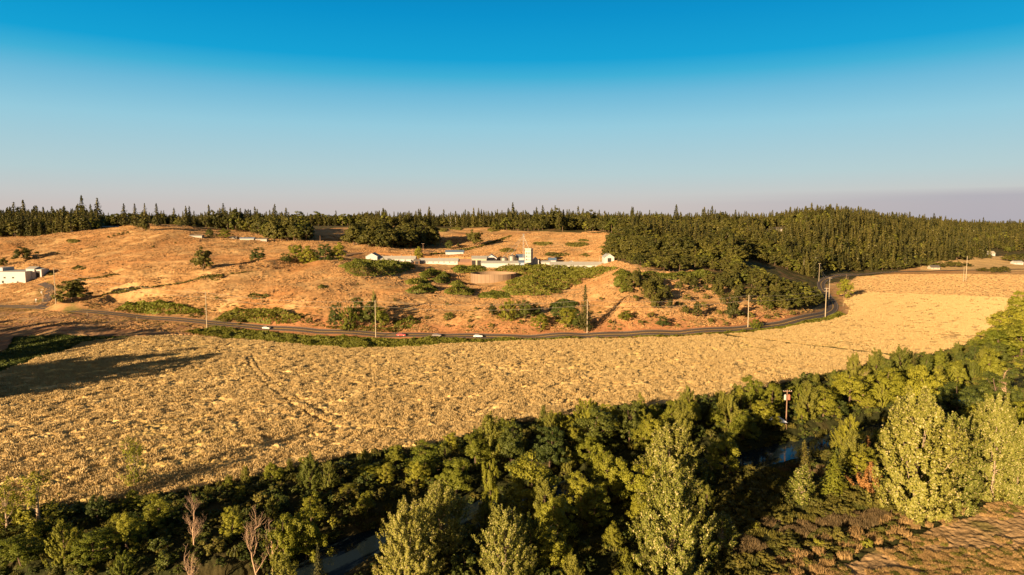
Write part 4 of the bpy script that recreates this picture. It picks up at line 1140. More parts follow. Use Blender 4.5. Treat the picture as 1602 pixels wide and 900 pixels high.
# --- bramble mounds
def patch(name, pxpoly, height, label=None, cat_="bramble", mat=None, dens=1.6, size=0.95, kind=None, group=None, nmax=16000, lump=6.0):
    pw = P(pxpoly); x0, y0 = pw.min(0); x1, y1 = pw.max(0)
    L_ = pw - np.roll(pw, 1, 0); area = abs(sum(a[0] * b[1] - a[1] * b[0] for a, b in zip(pw, np.roll(pw, -1, 0)))) / 2
    n_ = int(min(nmax, max(250, area * dens * 3.0)))
    q = np.zeros((0, 2))
    while len(q) < n_:
        c_ = np.stack([rng.uniform(x0, x1, n_ * 3), rng.uniform(y0, y1, n_ * 3)], 1); q = np.vstack([q, c_[inside(c_[:, 0], c_[:, 1], pw)]])
    q = q[:n_]
    _d, _ = dist_poly(q[:, 0], q[:, 1], np.vstack([pw, pw[:1]])); _k = _d / (height * 1.3) + (fbm(q[:, 0] / (lump * 0.8), q[:, 1] / (lump * 0.8), 223, 2) - 0.45) * 2.4 > 0.0; q = q[_k]; n_ = len(q)
    de, _ = dist_poly(q[:, 0], q[:, 1], np.vstack([pw, pw[:1]]))
    ht = height * (0.25 + 0.75 * sstep(de / (height * 1.4 + 1))) * (0.15 + 1.7 * fbm(q[:, 0] / lump, q[:, 1] / lump, 222, 3) ** 1.3) 
    e = 0.5; gx = (fbm((q[:, 0] + e) / lump, q[:, 1] / lump, 222, 3) - fbm((q[:, 0] - e) / lump, q[:, 1] / lump, 222, 3)); gy_ = (fbm(q[:, 0] / lump, (q[:, 1] + e) / lump, 222, 3) - fbm(q[:, 0] / lump, (q[:, 1] - e) / lump, 222, 3))
    zt = T(q[:, 0], q[:, 1]) + ht * rng.uniform(0.75, 1.0, n_)
    cen0 = q.mean(0)
    out = q - cen0; out = np.c_[out / (np.linalg.norm(out, axis=1)[:, None] + 1e-6), np.zeros(n_)]
    nr = unit(np.c_[-gx * height * 2.5, -gy_ * height * 2.5, np.full(n_, 0.7)] + out * (1 - sstep(de / (height + 1)))[:, None] * 1.2 + rng.normal(size=(n_, 3)) * 0.5)
    zc = float(T(cen0[0], cen0[1])); cen = np.c_[q - cen0, zt - zc]
    cr_ = quads_from(cen, nr, size, 0.75, rng)
    o = mesh_obj(name, cr_[0], cr_[1], mat or M_BRAM, attrs={"rnd": ('FACE', cr_[2])}); o.location = (cen0[0], cen0[1], zc)
    if kind: o["kind"] = kind; o["label"] = label
    else: tag(o, label, cat_, group)
    return o
B = "bramble_patch"
patch(B, [(528, 418), (560, 412), (600, 413), (640, 414), (652, 420), (625, 430), (590, 434), (560, 435), (540, 427)], 3.6, "large bramble mass in front of the left end of the long barn")
patch(B, [(655, 431), (672, 422), (690, 425), (680, 436), (660, 437)], 3.5, "dark bramble mound left of the round tank, highest of the cluster")
patch(B, [(672, 440), (690, 428), (706, 430), (704, 442), (690, 446)], 3.8, "tall bramble mound touching the left side of the round tank hollow")
patch(B, [(632, 441), (660, 438), (678, 444), (655, 447), (636, 446)], 2.6, "low flat bramble mound left of the tank cluster, upper one")
patch(B, [(632, 457), (655, 448), (680, 449), (686, 456), (665, 460), (640, 460)], 3.2, "low flat bramble mound left of the tank cluster, lower one")
patch(B, [(690, 457), (720, 451), (745, 455), (742, 463), (700, 462)], 3.2, "bramble mound in front of the round tank")
patch(B, [(700, 447), (715, 439), (732, 446), (716, 452)], 2.6, "small bramble mound left of the tank wall")
patch(B, [(705, 421), (755, 418), (762, 424), (740, 430), (710, 427)], 3.0, "bramble strip right behind the round tank")
patch(B, [(772, 423), (800, 417), (850, 420), (900, 422), (950, 419), (972, 421), (950, 428), (915, 441), (890, 452), (860, 463), (830, 464), (800, 463), (785, 454), (792, 441), (830, 433), (800, 429)], 3.3, "huge bramble thicket covering the slope below the right-hand barn", nmax=26000)
patch(B, [(745, 463), (770, 455), (790, 459), (800, 466), (775, 469), (750, 467)], 2.6, "bramble mound below and right of the round tank")
patch(B, [(958, 430), (972, 424), (992, 434), (990, 455), (972, 463), (960, 447)], 3.6, "yellowish bramble strip down the shoulder right of the barn thicket")
patch(B, [(1000, 428), (1050, 430), (1100, 424), (1120, 432), (1080, 440), (1040, 438), (1010, 436)], 2.8, "bramble strip under the spur wood above the orange bank")
for (a_, b_, c_, d_, l_) in ((832, 866, 379, 384.5, "long flat bramble patch, left one of the two high on the field above the tower"), (883, 923, 380, 387, "long flat bramble patch, right one of the two high on the field"),
        (904, 922, 375.5, 379, "small bramble patch just above the right long one on the high field"), (851, 893, 396, 402, "long bramble patch close behind the grain tower"),
        (780, 807, 390, 395, "bramble patch on the high field above the silos"), (936, 951, 387, 390.5, "small bramble patch near the right edge of the high field"),
        (904, 924, 398, 402.5, "bramble patch low at the right of the high field"), (682, 702, 358, 363, "left one of three far bramble patches under the skyline wood"),
        (703, 724, 356.5, 360.5, "middle one of three far bramble patches, by the three white poles"), (762, 782, 358, 363, "right one of three far bramble patches under the skyline wood"),
        (305, 352, 437, 443, "flat bramble patch on the open left slope below the spreading oak"), (386, 428, 461, 469, "dark bramble patch low on the left slope"),
        (103, 126, 375.5, 380.5, "dark bramble patch high on the left slope"), (497, 513, 448, 452, "tiny bramble patch on the slope in front of the barns"),
        (112, 136, 418, 424, "dark bramble lump on the slope right of the warehouse"), (64, 86, 425, 433, "dark hedge lump at the right end of the warehouse")):
    mx_, my_ = (a_ + b_) / 2, (c_ + d_) / 2; w2, h2 = (b_ - a_) / 2, (d_ - c_) / 2
    patch(B, [(mx_ + w2 * math.cos(t), my_ + h2 * math.sin(t) * (1 + 0.25 * math.sin(3 * t + a_))) for t in np.linspace(0, 6.28, 14)[:-1]], 1.5 if c_ < 400 else 2.0, l_, mat=M_SHRUB, dens=0.9, size=1.2)
patch(B, [(178, 487), (195, 477), (250, 473), (285, 477), (316, 486), (322, 495), (250, 493)], 3.0, "bright green bramble bank beside the road at the left", mat=M_BROAD)
patch(B, [(335, 501), (352, 489), (400, 484), (450, 488), (482, 497), (475, 507), (400, 507)], 3.2, "bramble bank above the road where the pale car passes")
patch(B, [(615, 503), (650, 498), (662, 506), (640, 514), (615, 514)], 2.6, "small bramble bank right of the roadside tree clump")
patch(B, [(500, 512), (560, 513), (620, 513), (655, 514), (620, 521), (540, 519)], 2.0, "low bramble fringe at the foot of the roadside tree clump", mat=M_SHRUB)
patch(B, [(858, 478), (880, 469), (903, 474), (906, 492), (880, 505), (860, 500)], 2.0, "dark green hollow of brambles left of the ragged conifer", mat=M_DARK)
patch(B, [(690, 493), (706, 490), (712, 497), (698, 502)], 2.4, "single small bush mound on the orange slope above the red car", mat=M_SHRUB)
patch("hedgerow", [(150, 474), (200, 466), (260, 456), (330, 443), (400, 430), (440, 421), (440, 418), (400, 426), (330, 438), (260, 450), (200, 461), (150, 468)], 2.8, "long scrubby hedge along the near side of the farm lane on the left slope", cat_="hedge", mat=M_SHRUB, lump=5)
patch("hedgerow", [(672, 400), (705, 396), (745, 389), (775, 380), (800, 371), (800, 368.5), (775, 376.5), (745, 386), (705, 393.5), (672, 397.5)], 2.4, "low hedge along the field track climbing right behind the barns", cat_="hedge", mat=M_SHRUB, lump=5)
patch("hedgerow", [(185, 432), (130, 440), (96, 446), (96, 443), (130, 437), (185, 430)], 2.4, "short hedge line on the slope right of the warehouse annex", cat_="hedge", mat=M_SHRUB, lump=5)
patch("roadside_brambles", [(285, 521), (330, 513), (400, 519), (520, 528), (640, 531.5), (750, 531.5), (870, 530), (1000, 526.5), (1100, 523), (1180, 517), (1240, 508.5), (1290, 499), (1312, 488), (1324, 493), (1300, 504), (1250, 512), (1180, 520), (1100, 526), (950, 531.5), (750, 537.5), (640, 545), (540, 548), (400, 535)],
      1.7, "continuous low green bramble cover between road and wheat", kind="stuff", nmax=42000, dens=3.5, size=0.8, lump=4)
patch("meadow_undergrowth", [(-60, 610), (-60, 575), (10, 548), (22, 530), (100, 526), (190, 528), (215, 529), (130, 538), (60, 561), (0, 582)], 0.9, "dark green rough growth in the hollow at the left edge", kind="stuff", mat=M_DARK, nmax=30000, dens=2.5, size=0.7, lump=4)

# --- undergrowth of the belt, dry grass and reeds: nobody could count these
q = np.stack([rng.uniform(-200, 320, 60000), rng.uniform(85, 330, 60000)], 1)
q = q[inside(q[:, 0], q[:, 1], BELT)]
d_, _ = dist_poly(q[:, 0], q[:, 1], RIVER); q = q[d_ > 5.8]; d_ = d_[d_ > 5.8]
_wx, _wy = project(q[:, 0], q[:, 1], T(q[:, 0], q[:, 1]))
q = q[~((_wx > 1190) & (_wx < 1270) & (_wy > 700) & (_wy < 745) & (d_ < 13)) & ~((_wx > 500) & (_wx < 600) & (_wy > 860) & (_wy < 930) & (d_ < 13))]
brq = inside(q[:, 0], q[:, 1], BRUSH)
us_ = [p["joined"] for p in protos["dshrub"]] + [p["joined"] for p in protos["shrub"][:3]] + [p["joined"] for p in protos["drytuft"]] + [p["joined"] for p in protos["dulltuft"]] + [p["joined"] for p in protos["greentuft"]]
# models sorted by name: 0-2 dark, 3-5 olive, 6-7 dry, 8-9 dull, 10-11 green
nse = fbm(q[:, 0] / 14, q[:, 1] / 14, 301, 2)
u_ = rng.uniform(0, 1, len(q))
de_, _ = dist_poly(q[:, 0], q[:, 1], STUBBLE)
kindi = np.where(brq, np.where(nse > 0.66, rng.integers(8, 10, len(q)), np.where(u_ < 0.55, rng.integers(3, 6, len(q)), rng.integers(10, 12, len(q)))), np.where(u_ < 0.55, rng.integers(0, 3, len(q)), np.where(u_ < 0.8, rng.integers(3, 6, len(q)), rng.integers(10, 12, len(q)))))
kindi = np.where((de_ < 7), np.where(u_ < 0.6, rng.integers(6, 8, len(q)), rng.integers(3, 6, len(q))), kindi)
s_ = np.where(kindi < 6, rng.uniform(0.22, 0.55, len(q)), rng.uniform(0.6, 1.3, len(q)))
keep2 = rng.uniform(0, 1, len(q)) < np.where(brq | (de_ < 7), 0.9, 0.55)
q, kindi, s_ = q[keep2], kindi[keep2], s_[keep2]
scatter("riverside_undergrowth", np.c_[q, T(q[:, 0], q[:, 1])], kindi, np.c_[s_ * 1.2, s_ * 1.2, s_], us_, "dense low undergrowth, reeds and grass under the river trees")
print("undergrowth", len(q))
# dry grass tufts on the corner field and rough grass along the hill foot
q = np.stack([rng.uniform(20, 220, 60000), rng.uniform(85, 200, 60000)], 1); q = q[inside(q[:, 0], q[:, 1], STUBBLE)]
keep3 = fbm(q[:, 0] / 7, q[:, 1] / 7, 333, 2) > 0.40; q = q[keep3]
s_ = rng.uniform(0.25, 0.6, len(q)); k_ = np.where(rng.uniform(0, 1, len(q)) < 0.66, 0, 1)
scatter("corner_field_grass", np.c_[q, ground_z(q[:, 0], q[:, 1])], k_, np.c_[s_ * 1.3, s_ * 1.3, s_], [protos["drytuft"][0]["joined"], protos["greentuft"][0]["joined"]], "dry grass tufts on the ploughed corner at lower right")
q = np.stack([rng.uniform(-330, 190, 60000), rng.uniform(345, 430, 60000)], 1)
tzq = T(q[:, 0], q[:, 1]); qx, qy = project(q[:, 0], q[:, 1], tzq)
dr_, _ = dist_poly(q[:, 0], q[:, 1], ROAD[::3])
kp = (dr_ > 5.5) & (dr_ < 40) & ~inside(q[:, 0], q[:, 1], WHEAT) & (rng.uniform(0, 1, len(q)) < 0.5 * np.exp(-dr_ / 25)) & (qx > -20) & (fbm(q[:, 0] / 8, q[:, 1] / 8, 401, 2) > 0.45)
q = q[kp]; tzq = tzq[kp]; s_ = rng.uniform(0.25, 0.7, len(q))
k_ = np.where(rng.uniform(0, 1, len(q)) < 0.85, 0, 1)
scatter("hillfoot_grass", np.c_[q, tzq], k_, np.c_[s_ * 1.4, s_ * 1.4, s_], [protos["drytuft"][0]["joined"], protos["greentuft"][0]["joined"]], "rough dry grass on the bank beside the road")

# dry tussocks over the whole slope
q = np.stack([rng.uniform(-560, 260, 520000), rng.uniform(345, 800, 520000)], 1)
q = q[(np.abs(q[:, 0] / q[:, 1]) < 0.8)]
tzq = T(q[:, 0], q[:, 1]); qx, qy = project(q[:, 0], q[:, 1], tzq)
nz_ = fbm(q[:, 0] / 7, q[:, 1] / 7, 411, 3)
kp = (dist_poly(q[:, 0], q[:, 1], ROAD[::3])[0] > 5) & ~inside(q[:, 0], q[:, 1], WHEAT) & ~inside(q[:, 0], q[:, 1], TILLED) & ~inside(qx, qy, POLY_A) & (nz_ > 0.44) & (rng.uniform(0, 1, len(q)) < 0.55) & ~((q[:, 0] > 130) & (q[:, 1] > 400))
kp &= dist_poly(q[:, 0], q[:, 1], LANE[::2])[0] > 2.5
_tk = pick(752, 444); kp &= np.hypot(q[:, 0] - _tk[0] - 9, q[:, 1] - _tk[1] - 6) > 26
kp &= ~((np.abs(q[:, 1] - 585) < 26) & (q[:, 0] > -140) & (q[:, 0] < 95))
q = q[kp]; s_ = rng.uniform(0.35, 0.85, len(q)) * (0.6 + 1.0 * (nz_[kp] - 0.44) * 3); k_ = np.where(rng.uniform(0, 1, len(q)) < 0.93, rng.integers(0, 2, len(q)), 2)
scatter("hillside_grass", np.c_[q, ground_z(q[:, 0], q[:, 1]) - 0.05], k_, np.c_[s_ * 1.4, s_ * 1.4, s_], [p["joined"] for p in protos["hilltuft"]], "dry orange tussock grass covering the hillside")
print("tussocks", len(q))
# small free-standing bushes on the orange bank and the slope
for (x_, b_, t_) in ((632, 505, 498), (668, 500, 494), (735, 505, 499), (700, 478, 473), (745, 486, 480), (618, 472, 467), (875, 460, 452), (940, 470, 464), (955, 507, 500), (1002, 508, 500), (1018, 498, 488), (1060, 512, 506), (1075, 470, 460), (1100, 482, 472), (1112, 505, 497),
                     (1125, 492, 484), (1135, 510, 503), (1160, 496, 486), (1175, 498, 488), (1200, 500, 492), (1215, 497, 489), (1240, 493, 485), (1090, 458, 449), (1060, 478, 471), (1048, 468, 458), (995, 470, 461), (985, 458, 449), (1105, 468, 460), (170, 373, 369), (178, 371, 367), (186, 369, 364), (193, 367, 363),
                     (200, 366, 362), (240, 388, 384), (275, 382, 379), (90, 398, 395), (150, 388, 385), (340, 470, 465), (360, 497, 487), (375, 507, 498), (350, 505, 497), (300, 498, 491), (430, 485, 480), (470, 500, 490), (485, 507, 497), (815, 508, 500), (770, 512, 505), (735, 515, 509), (505, 437, 434), (560, 447, 443), (810, 480, 470), (700, 512, 506)):
    o = TB("shrub", x_, b_, t_, "x", None, group="single bushes on the dry slope", parts=False); near_label(o, "small bush on the dry slope", o.location.x, o.location.y, 2)

# standing wheat: stalk tufts over the whole crop, thinner where it lies flat
q = np.stack([rng.uniform(-380, 420, 900000), rng.uniform(110, 600, 900000)], 1)
q = q[(np.abs(q[:, 0] / q[:, 1]) < 0.82) & inside(q[:, 0], q[:, 1], WHEAT)]
keep4 = rng.uniform(0, 1, len(q)) < (0.10 + 0.90 * sstep((fbm((q[:, 0] * 0.87 + q[:, 1] * 0.5) / 6.5, (q[:, 1] * 0.87 - q[:, 0] * 0.5) / 2.6, 501, 3) - 0.42) * 6)) * (0.65 + 0.35 * sstep((fbm(q[:, 0] / 40, q[:, 1] / 40, 505, 2) - 0.35) * 4))
dt_ = np.minimum(dist_poly(q[:, 0], q[:, 1], tram_a)[0], dist_poly(q[:, 0], q[:, 1], tram_b)[0])
keep4 &= (dt_ > 0.7) & (dist_poly(q[:, 0], q[:, 1], DITCH)[0] > 2.4)
q = q[keep4]; s_ = rng.uniform(0.40, 1.05, len(q))
scatter("standing_wheat", np.c_[q, ground_z(q[:, 0], q[:, 1]) - 0.12], rng.integers(0, 3, len(q)), np.c_[s_ * 1.5, s_ * 1.5, s_], [p["joined"] for p in protos["wheattuft"]], "ripe golden wheat standing over the valley field")
print("wheat", len(q))
q = np.stack([rng.uniform(60, 720, 110000), rng.uniform(440, 900, 110000)], 1)
q = q[(np.abs(q[:, 0] / q[:, 1]) < 0.82) & inside(q[:, 0], q[:, 1], TILLED)]
s_ = rng.uniform(0.25, 0.5, len(q))
scatter("field_stubble", np.c_[q, ground_z(q[:, 0], q[:, 1]) - 0.05], rng.integers(0, 2, len(q)), np.c_[s_ * 3, s_ * 3, s_], [protos["hilltuft"][0]["joined"], protos["wheattuft"][0]["joined"]], "short dry stubble on the ploughed field")

# ================================================================== FARM, HOUSES, POLES, CARS
import bmesh
M_WALLC = simple("cream_wall", (0.36, 0.33, 0.25), 0.8, var=0.08, scale=0.6)
M_WALLW = simple("white_wall", (0.42, 0.415, 0.40), 0.7, var=0.07, scale=0.5)
M_WALLG = simple("grey_panel", (0.32, 0.31, 0.28), 0.8, var=0.12, scale=0.4)
M_WOOD = simple("old_boards", (0.22, 0.13, 0.08), 0.9, var=0.25, scale=1.0)
M_ROOFW = simple("pale_roof_metal", (0.36, 0.36, 0.33), 0.5, 0.0, var=0.12, scale=0.3, spec=0.5)
M_ROOFB = simple("blue_and_shaded_roof_metal", (0.11, 0.17, 0.26), 0.5, 0.0, var=0.1, scale=0.3, spec=0.5)  # blue sheet metal; on two roofs the blue carries their shade
M_ROOFP = simple("rusty_roof_metal", (0.28, 0.17, 0.12), 0.75, var=0.25, scale=0.4)
M_ROOFD = simple("dark_roofing", (0.10, 0.09, 0.085), 0.85, var=0.2, scale=0.5)
M_GALV = simple("galvanised_steel", (0.22, 0.20, 0.17), 0.45, 0.4, var=0.2, scale=0.5, spec=0.5)
M_CONC = simple("concrete", (0.22, 0.155, 0.10), 0.9, var=0.22, scale=0.25)
M_DARKO = simple("dark_opening", (0.03, 0.028, 0.028), 0.9, var=0.1)
M_GLASS = simple("window_glass", (0.05, 0.06, 0.07), 0.12, spec=0.8)
M_POLE = simple("weathered_pole", (0.34, 0.29, 0.20), 0.9, var=0.2, scale=2)
M_POLED = simple("creosoted_pole", (0.24, 0.15, 0.10), 0.9, var=0.2, scale=2)
M_STEEL = simple("grey_steel", (0.5, 0.48, 0.44), 0.4, 0.3)
M_WIRE = simple("wire", (0.30, 0.27, 0.22), 0.5, 0.3)
M_TYRE = simple("tyre_rubber", (0.02, 0.02, 0.02), 0.9)

class MB:
    def __init__(s): s.V = []; s.F = []
    def add(s, V, F_):
        o = len(s.V); s.V += [tuple(v) for v in V]; s.F += [tuple(i + o for i in f) for f in F_]
    def box(s, x0, x1, y0, y1, z0, z1):
        s.add([(x0, y0, z0), (x1, y0, z0), (x1, y1, z0), (x0, y1, z0), (x0, y0, z1), (x1, y0, z1), (x1, y1, z1), (x0, y1, z1)],
              [(3, 2, 1, 0), (4, 5, 6, 7), (0, 1, 5, 4), (1, 2, 6, 5), (2, 3, 7, 6), (3, 0, 4, 7)])
    def prism(s, prof, a, b, axis='x'):
        """extrude a closed 2-D outline (u, z) from a to b along the axis"""
        n_ = len(prof); f = (lambda t, u, z: (t, u, z)) if axis == 'x' else (lambda t, u, z: (u, t, z))
        V = [f(a, *p) for p in prof] + [f(b, *p) for p in prof]
        s.add(V, [tuple(range(n_))[::-1], tuple(range(n_, 2 * n_))] + [(i, (i + 1) % n_, (i + 1) % n_ + n_, i + n_) for i in range(n_)])
    def cyl(s, x, y, z0, z1, r0, r1=None, n_=16, cap=True):
        r1 = r0 if r1 is None else r1
        V = [(x + r * math.cos(2 * math.pi * k / n_), y + r * math.sin(2 * math.pi * k / n_), z) for r, z in ((r0, z0), (r1, z1)) for k in range(n_)]
        s.add(V, [(k, (k + 1) % n_, (k + 1) % n_ + n_, k + n_) for k in range(n_)] + ([tuple(range(n_))[::-1], tuple(range(n_, 2 * n_))] if cap else []))
    def bar(s, p, q, r=0.05, n_=5):
        V, F_ = tube(np.array([p, q], float), [r, r], n_); s.add(V, F_); s.F += [tuple(range(len(s.V) - 2 * n_, len(s.V) - n_)), tuple(range(len(s.V) - n_, len(s.V)))]
    def build(s, name, m, parent=None, smooth=False):
        me = bpy.data.meshes.new(name); me.from_pydata(s.V, [], s.F); me.materials.append(m); me.update()
        bm = bmesh.new(); bm.from_mesh(me); bmesh.ops.recalc_face_normals(bm, faces=bm.faces); bm.to_mesh(me); bm.free()
        if smooth: me.polygons.foreach_set("use_smooth", [True] * len(me.polygons))
        o = bpy.data.objects.new(name, me); COL.objects.link(o)
        if parent is not None: o.parent = parent
        return o

def mpp(D): return D / F
def frame(px0, px1, py, D=None, rzz=0.0, name="barn"):
    cx = (px0 + px1) / 2
    if D is None: X_, D = pick(cx, py)
    X0, X1 = (px0 - 801) / F * D, (px1 - 801) / F * D
    zs = [float(T(x, y)) for x in (X0, (X0 + X1) / 2, X1) for y in (D, D + 5)]
    e = empty(name, ((X0 + X1) / 2, D, float(np.median(zs))), rzz)
    return e, (X1 - X0)
def barn(name, px0, px1, py, D, eave, ridge, deep, label, roof=M_ROOFW, wall=M_WALLW, rz_=0.0, axis='x', vents=0, windows=0, doors=0, group=None, overhang=0.5, cat="barn", posts=False, zoff=0.0):
    e, w = frame(px0, px1, py, D, rz_, name); e.location.z += zoff
    h = w / 2; m = MB(); t = 0.16
    if axis == 'x':
        m.prism([(0, -3), (deep, -3), (deep, eave), (deep / 2, ridge), (0, eave)], -h, h, 'x'); m.build("wall", wall, e)
        k = (ridge - eave) / (deep / 2); r = MB()
        for s0 in (0, 1):
            y0, y1 = (-overhang, deep / 2) if s0 == 0 else (deep / 2, deep + overhang)
            z0 = eave - k * overhang if s0 == 0 else ridge; z1 = ridge if s0 == 0 else eave - k * overhang
            r.prism([(y0, z0 + 0.05), (y1, z1 + 0.05), (y1, z1 + 0.05 + t), (y0, z0 + 0.05 + t)], -h - overhang, h + overhang, 'x')
        rf = r.build("roof", roof, e)
        for i in range(vents):
            v = MB(); x = -h + (i + 0.5) * w / vents; v.cyl(x, deep / 2, ridge + 0.1, ridge + 0.9, 0.45, 0.45, 8); v.cyl(x, deep / 2, ridge + 0.9, ridge + 1.2, 0.6, 0.1, 8); v.build("roof_vent", M_GALV, rf)
    else:
        m.prism([(-h, -3), (h, -3), (h, eave), (0, ridge), (-h, eave)], 0, deep, 'y'); m.build("wall", wall, e)
        k = (ridge - eave) / h; r = MB()
        r.prism([(-h - overhang, eave - k * overhang + 0.05), (0, ridge + 0.05), (0, ridge + 0.05 + t), (-h - overhang, eave - k * overhang + 0.05 + t)], -overhang, deep + overhang, 'y')
        r.prism([(h + overhang, eave - k * overhang + 0.05), (0, ridge + 0.05), (0, ridge + 0.05 + t), (h + overhang, eave - k * overhang + 0.05 + t)], -overhang, deep + overhang, 'y')
        rf = r.build("roof", roof, e)
    for i in range(windows):
        x = -h + (i + 0.5) * w / windows; v = MB(); v.box(x - 0.6, x + 0.6, -0.05, 0.05, eave * 0.42, eave * 0.78); fr = v.build("window", M_WALLW, e)
        v = MB(); v.box(x - 0.5, x + 0.5, -0.08, 0.02, eave * 0.45, eave * 0.75); v.build("pane", M_GLASS, fr)
    for i in range(doors):
        x = -h + (i + 0.5) * w / doors; v = MB(); v.box(x - 1.5, x + 1.5, -0.06, 0.05, -0.4, eave * 0.82); v.build("door", M_DARKO, e)
    tag(e, label, cat, group)
    return e
DF = 588.0
# long barns, left to right
barn("long_barn", 589, 649, 412, DF, 2.3, 4.6, 10, "long low barn with pale roof at the left end of the farm", vents=4, windows=6)
barn("gabled_barn", 572, 590, 412, DF - 3, 2.6, 5.2, 15, "cream gable-fronted barn wing with blue-shaded roof, leftmost farm building", axis='y', wall=M_WALLW, doors=0)
barn("lean_shed", 648, 656, 414, DF - 6, 2.6, 3.6, 5, "small dark red shed between the two long pale-roofed barns", wall=M_WOOD, roof=M_GALV, doors=1, cat="shed")
barn("long_barn", 656, 716, 412, DF, 2.1, 4.4, 11, "long low barn with pale roof, between the dark red shed and the rusty roof", vents=1, windows=7)
barn("rusty_barn", 716, 738, 412, DF + 0.5, 2.1, 4.2, 10, "low barn with a rusty pinkish roof left of the equipment shed", roof=M_ROOFP, wall=M_WOOD)
barn("back_barn", 697, 725, 406, 640, 2.6, 4.2, 10, "low blue-roofed barn half hidden behind the rusty roof", roof=M_ROOFB)
e = barn("equipment_shed", 738, 761, 416, DF - 6, 5.6, 7.6, 13, "taller cream shed with open dark bays left of the silos", wall=M_WALLC, roof=M_ROOFW, cat="shed")
for x_ in (-4.6, 0.0): v = MB(); v.box(x_ - 1.6, x_ + 1.6, -0.08, 0.05, -0.5, 4.2); v.build("bay_opening", M_DARKO, e)
barn("shaded_barn", 760, 777, 410, DF + 8, 4.0, 7.0, 14, "barn with a shaded roof slope coloured blue, right of the open bays", axis='y', roof=M_ROOFB, wall=M_WALLW)  # the shade on this slope is put into its blue roof colour
barn("low_barn", 753, 812, 418, DF - 22, 3.0, 4.6, 10, "low white barn in front of the two silos", windows=0, wall=M_WALLW, zoff=0.5)
e2 = barn("shaded_end", 812, 820, 418, DF - 21, 3.4, 4.9, 9, "right end of the low white barn, its shade coloured blue", roof=M_ROOFB, wall=simple("shade_blue_wall", (0.25, 0.33, 0.42)), cat="shed", zoff=0.5)  # the barn's shaded end as a separate block, shade painted in as blue
def silo(px0, px1, py, D, h, label):
    e, w = frame(px0, px1, py, D, 0, "silo"); r = w / 2; m = MB(); m.cyl(0, 0, -2, h, r, n_=28)
    for k in range(int(h / 0.8)): m.cyl(0, 0, 0.5 + k * 0.8, 0.62 + k * 0.8, r + 0.05, n_=28)
    m.build("wall", M_GALV, e); m = MB(); m.cyl(0, 0, h + 0.01, h + r * 0.5, r + 0.25, 0.35, 28); rf = m.build("roof", M_GALV, e)
    m = MB(); m.cyl(0, 0, h + r * 0.5, h + r * 0.5 + 0.5, 0.4, 0.4, 10); m.build("cap", M_STEEL, rf)
    m = MB(); m.box(-0.25, 0.25, -r - 0.22, -r - 0.06, 0, h); m.build("ladder", M_STEEL, e)
    tag(e, label, "silo", "grain silos")
silo(783, 794.5, 411, DF + 2, 4.8, "shorter grey metal silo, left one of the pair")
silo(795, 807.5, 411, DF + 2, 6.4, "taller grey metal silo, right one of the pair")
barn("white_shed", 808, 822, 411, DF + 4, 5.2, 7.6, 12, "white shed with bluish roof squeezed between silo and grain tower", roof=M_ROOFB, wall=M_WALLW, cat="shed")
# grain tower
e, w = frame(822, 833, 412, DF - 2, 0.12, "grain_tower"); e.rotation_euler.z = -0.35
h_ = w / 2 * 0.9; m = MB(); m.box(-h_, h_, -h_, h_, -3, 13.6); m.build("wall", M_WALLG, e)
for k in range(1, 5):
    m = MB(); m.box(-h_ - 0.05, h_ + 0.05, -h_ - 0.05, h_ + 0.05, k * 2.8 - 0.08, k * 2.8 + 0.08); m.build("panel_joint", M_STEEL, e)
for x_, z_ in ((-1.2, 4), (-1.2, 6.8), (-1.2, 9.6), (1.0, 9.6)):
    m = MB(); m.box(x_ - 0.35, x_ + 0.35, -h_ - 0.07, -h_ + 0.02, z_, z_ + 0.9); m.build("hatch", M_DARKO, e)
m = MB(); m.box(-h_ - 0.25, h_ + 0.25, -h_ - 0.25, h_ + 0.25, 13.6, 14.0); m.build("roof", M_ROOFW, e)
m = MB()
for k in range(13): m.bar((h_ - 0.9, -h_ - 0.25, k), (h_ - 0.3, -h_ - 0.25, k), 0.04, 4)
m.bar((h_ - 0.9, -h_ - 0.25, -0.5), (h_ - 0.9, -h_ - 0.25, 13.6), 0.04); m.bar((h_ - 0.3, -h_ - 0.25, -0.5), (h_ - 0.3, -h_ - 0.25, 13.6), 0.04); m.build("ladder", M_STEEL, e)
tag(e, "tall square grey-white grain tower, highest building of the farm", "tower")
TWX, TWY, TWZ = e.location
# elevator leg and spouts
e = empty("grain_elevator", (TWX - 4.6, TWY + 4, TWZ)); m = MB(); H_ = 25.0
for a_, b_ in ((-0.4, -0.4), (0.4, -0.4), (0.4, 0.4), (-0.4, 0.4)): m.bar((a_, b_, -1), (a_, b_, H_), 0.11, 4)
for k in range(16):
    z0 = k * H_ / 16; z1 = (k + 1) * H_ / 16; sg = 0.4 if k % 2 else -0.4
    m.bar((-sg, -0.4, z0), (sg, -0.4, z1), 0.04, 4); m.bar((-sg, 0.4, z0), (sg, 0.4, z1), 0.04, 4)
m.build("mast", M_STEEL, e); m = MB(); m.box(-0.8, 0.8, -0.5, 0.5, H_, H_ + 1.3); m.build("head", M_GALV, e)
for q_ in ((-15.5, -2.5, 8.5), (-9.2, -2.5, 9.8), (4.3, -4, 14.2)): m = MB(); m.bar((0, 0, H_ - 0.2), q_, 0.15, 6); m.build("spout", M_GALV, e)
tag(e, "thin lattice grain elevator with slanting spouts beside the tower", "elevator")
barn("lean_barn", 833, 843, 411, DF + 3, 3.2, 5.6, 9, "small blue-roofed barn against the right side of the tower", roof=M_ROOFB, axis='y')
barn("small_shed", 847, 861, 411, DF + 3, 1.6, 2.8, 7, "flat white shed right of the grain tower", cat="shed")
barn("small_shed", 859, 870, 409, DF + 12, 2.2, 4.0, 8, "little blue-roofed shed just behind the flat white shed", roof=M_ROOFB, cat="shed")
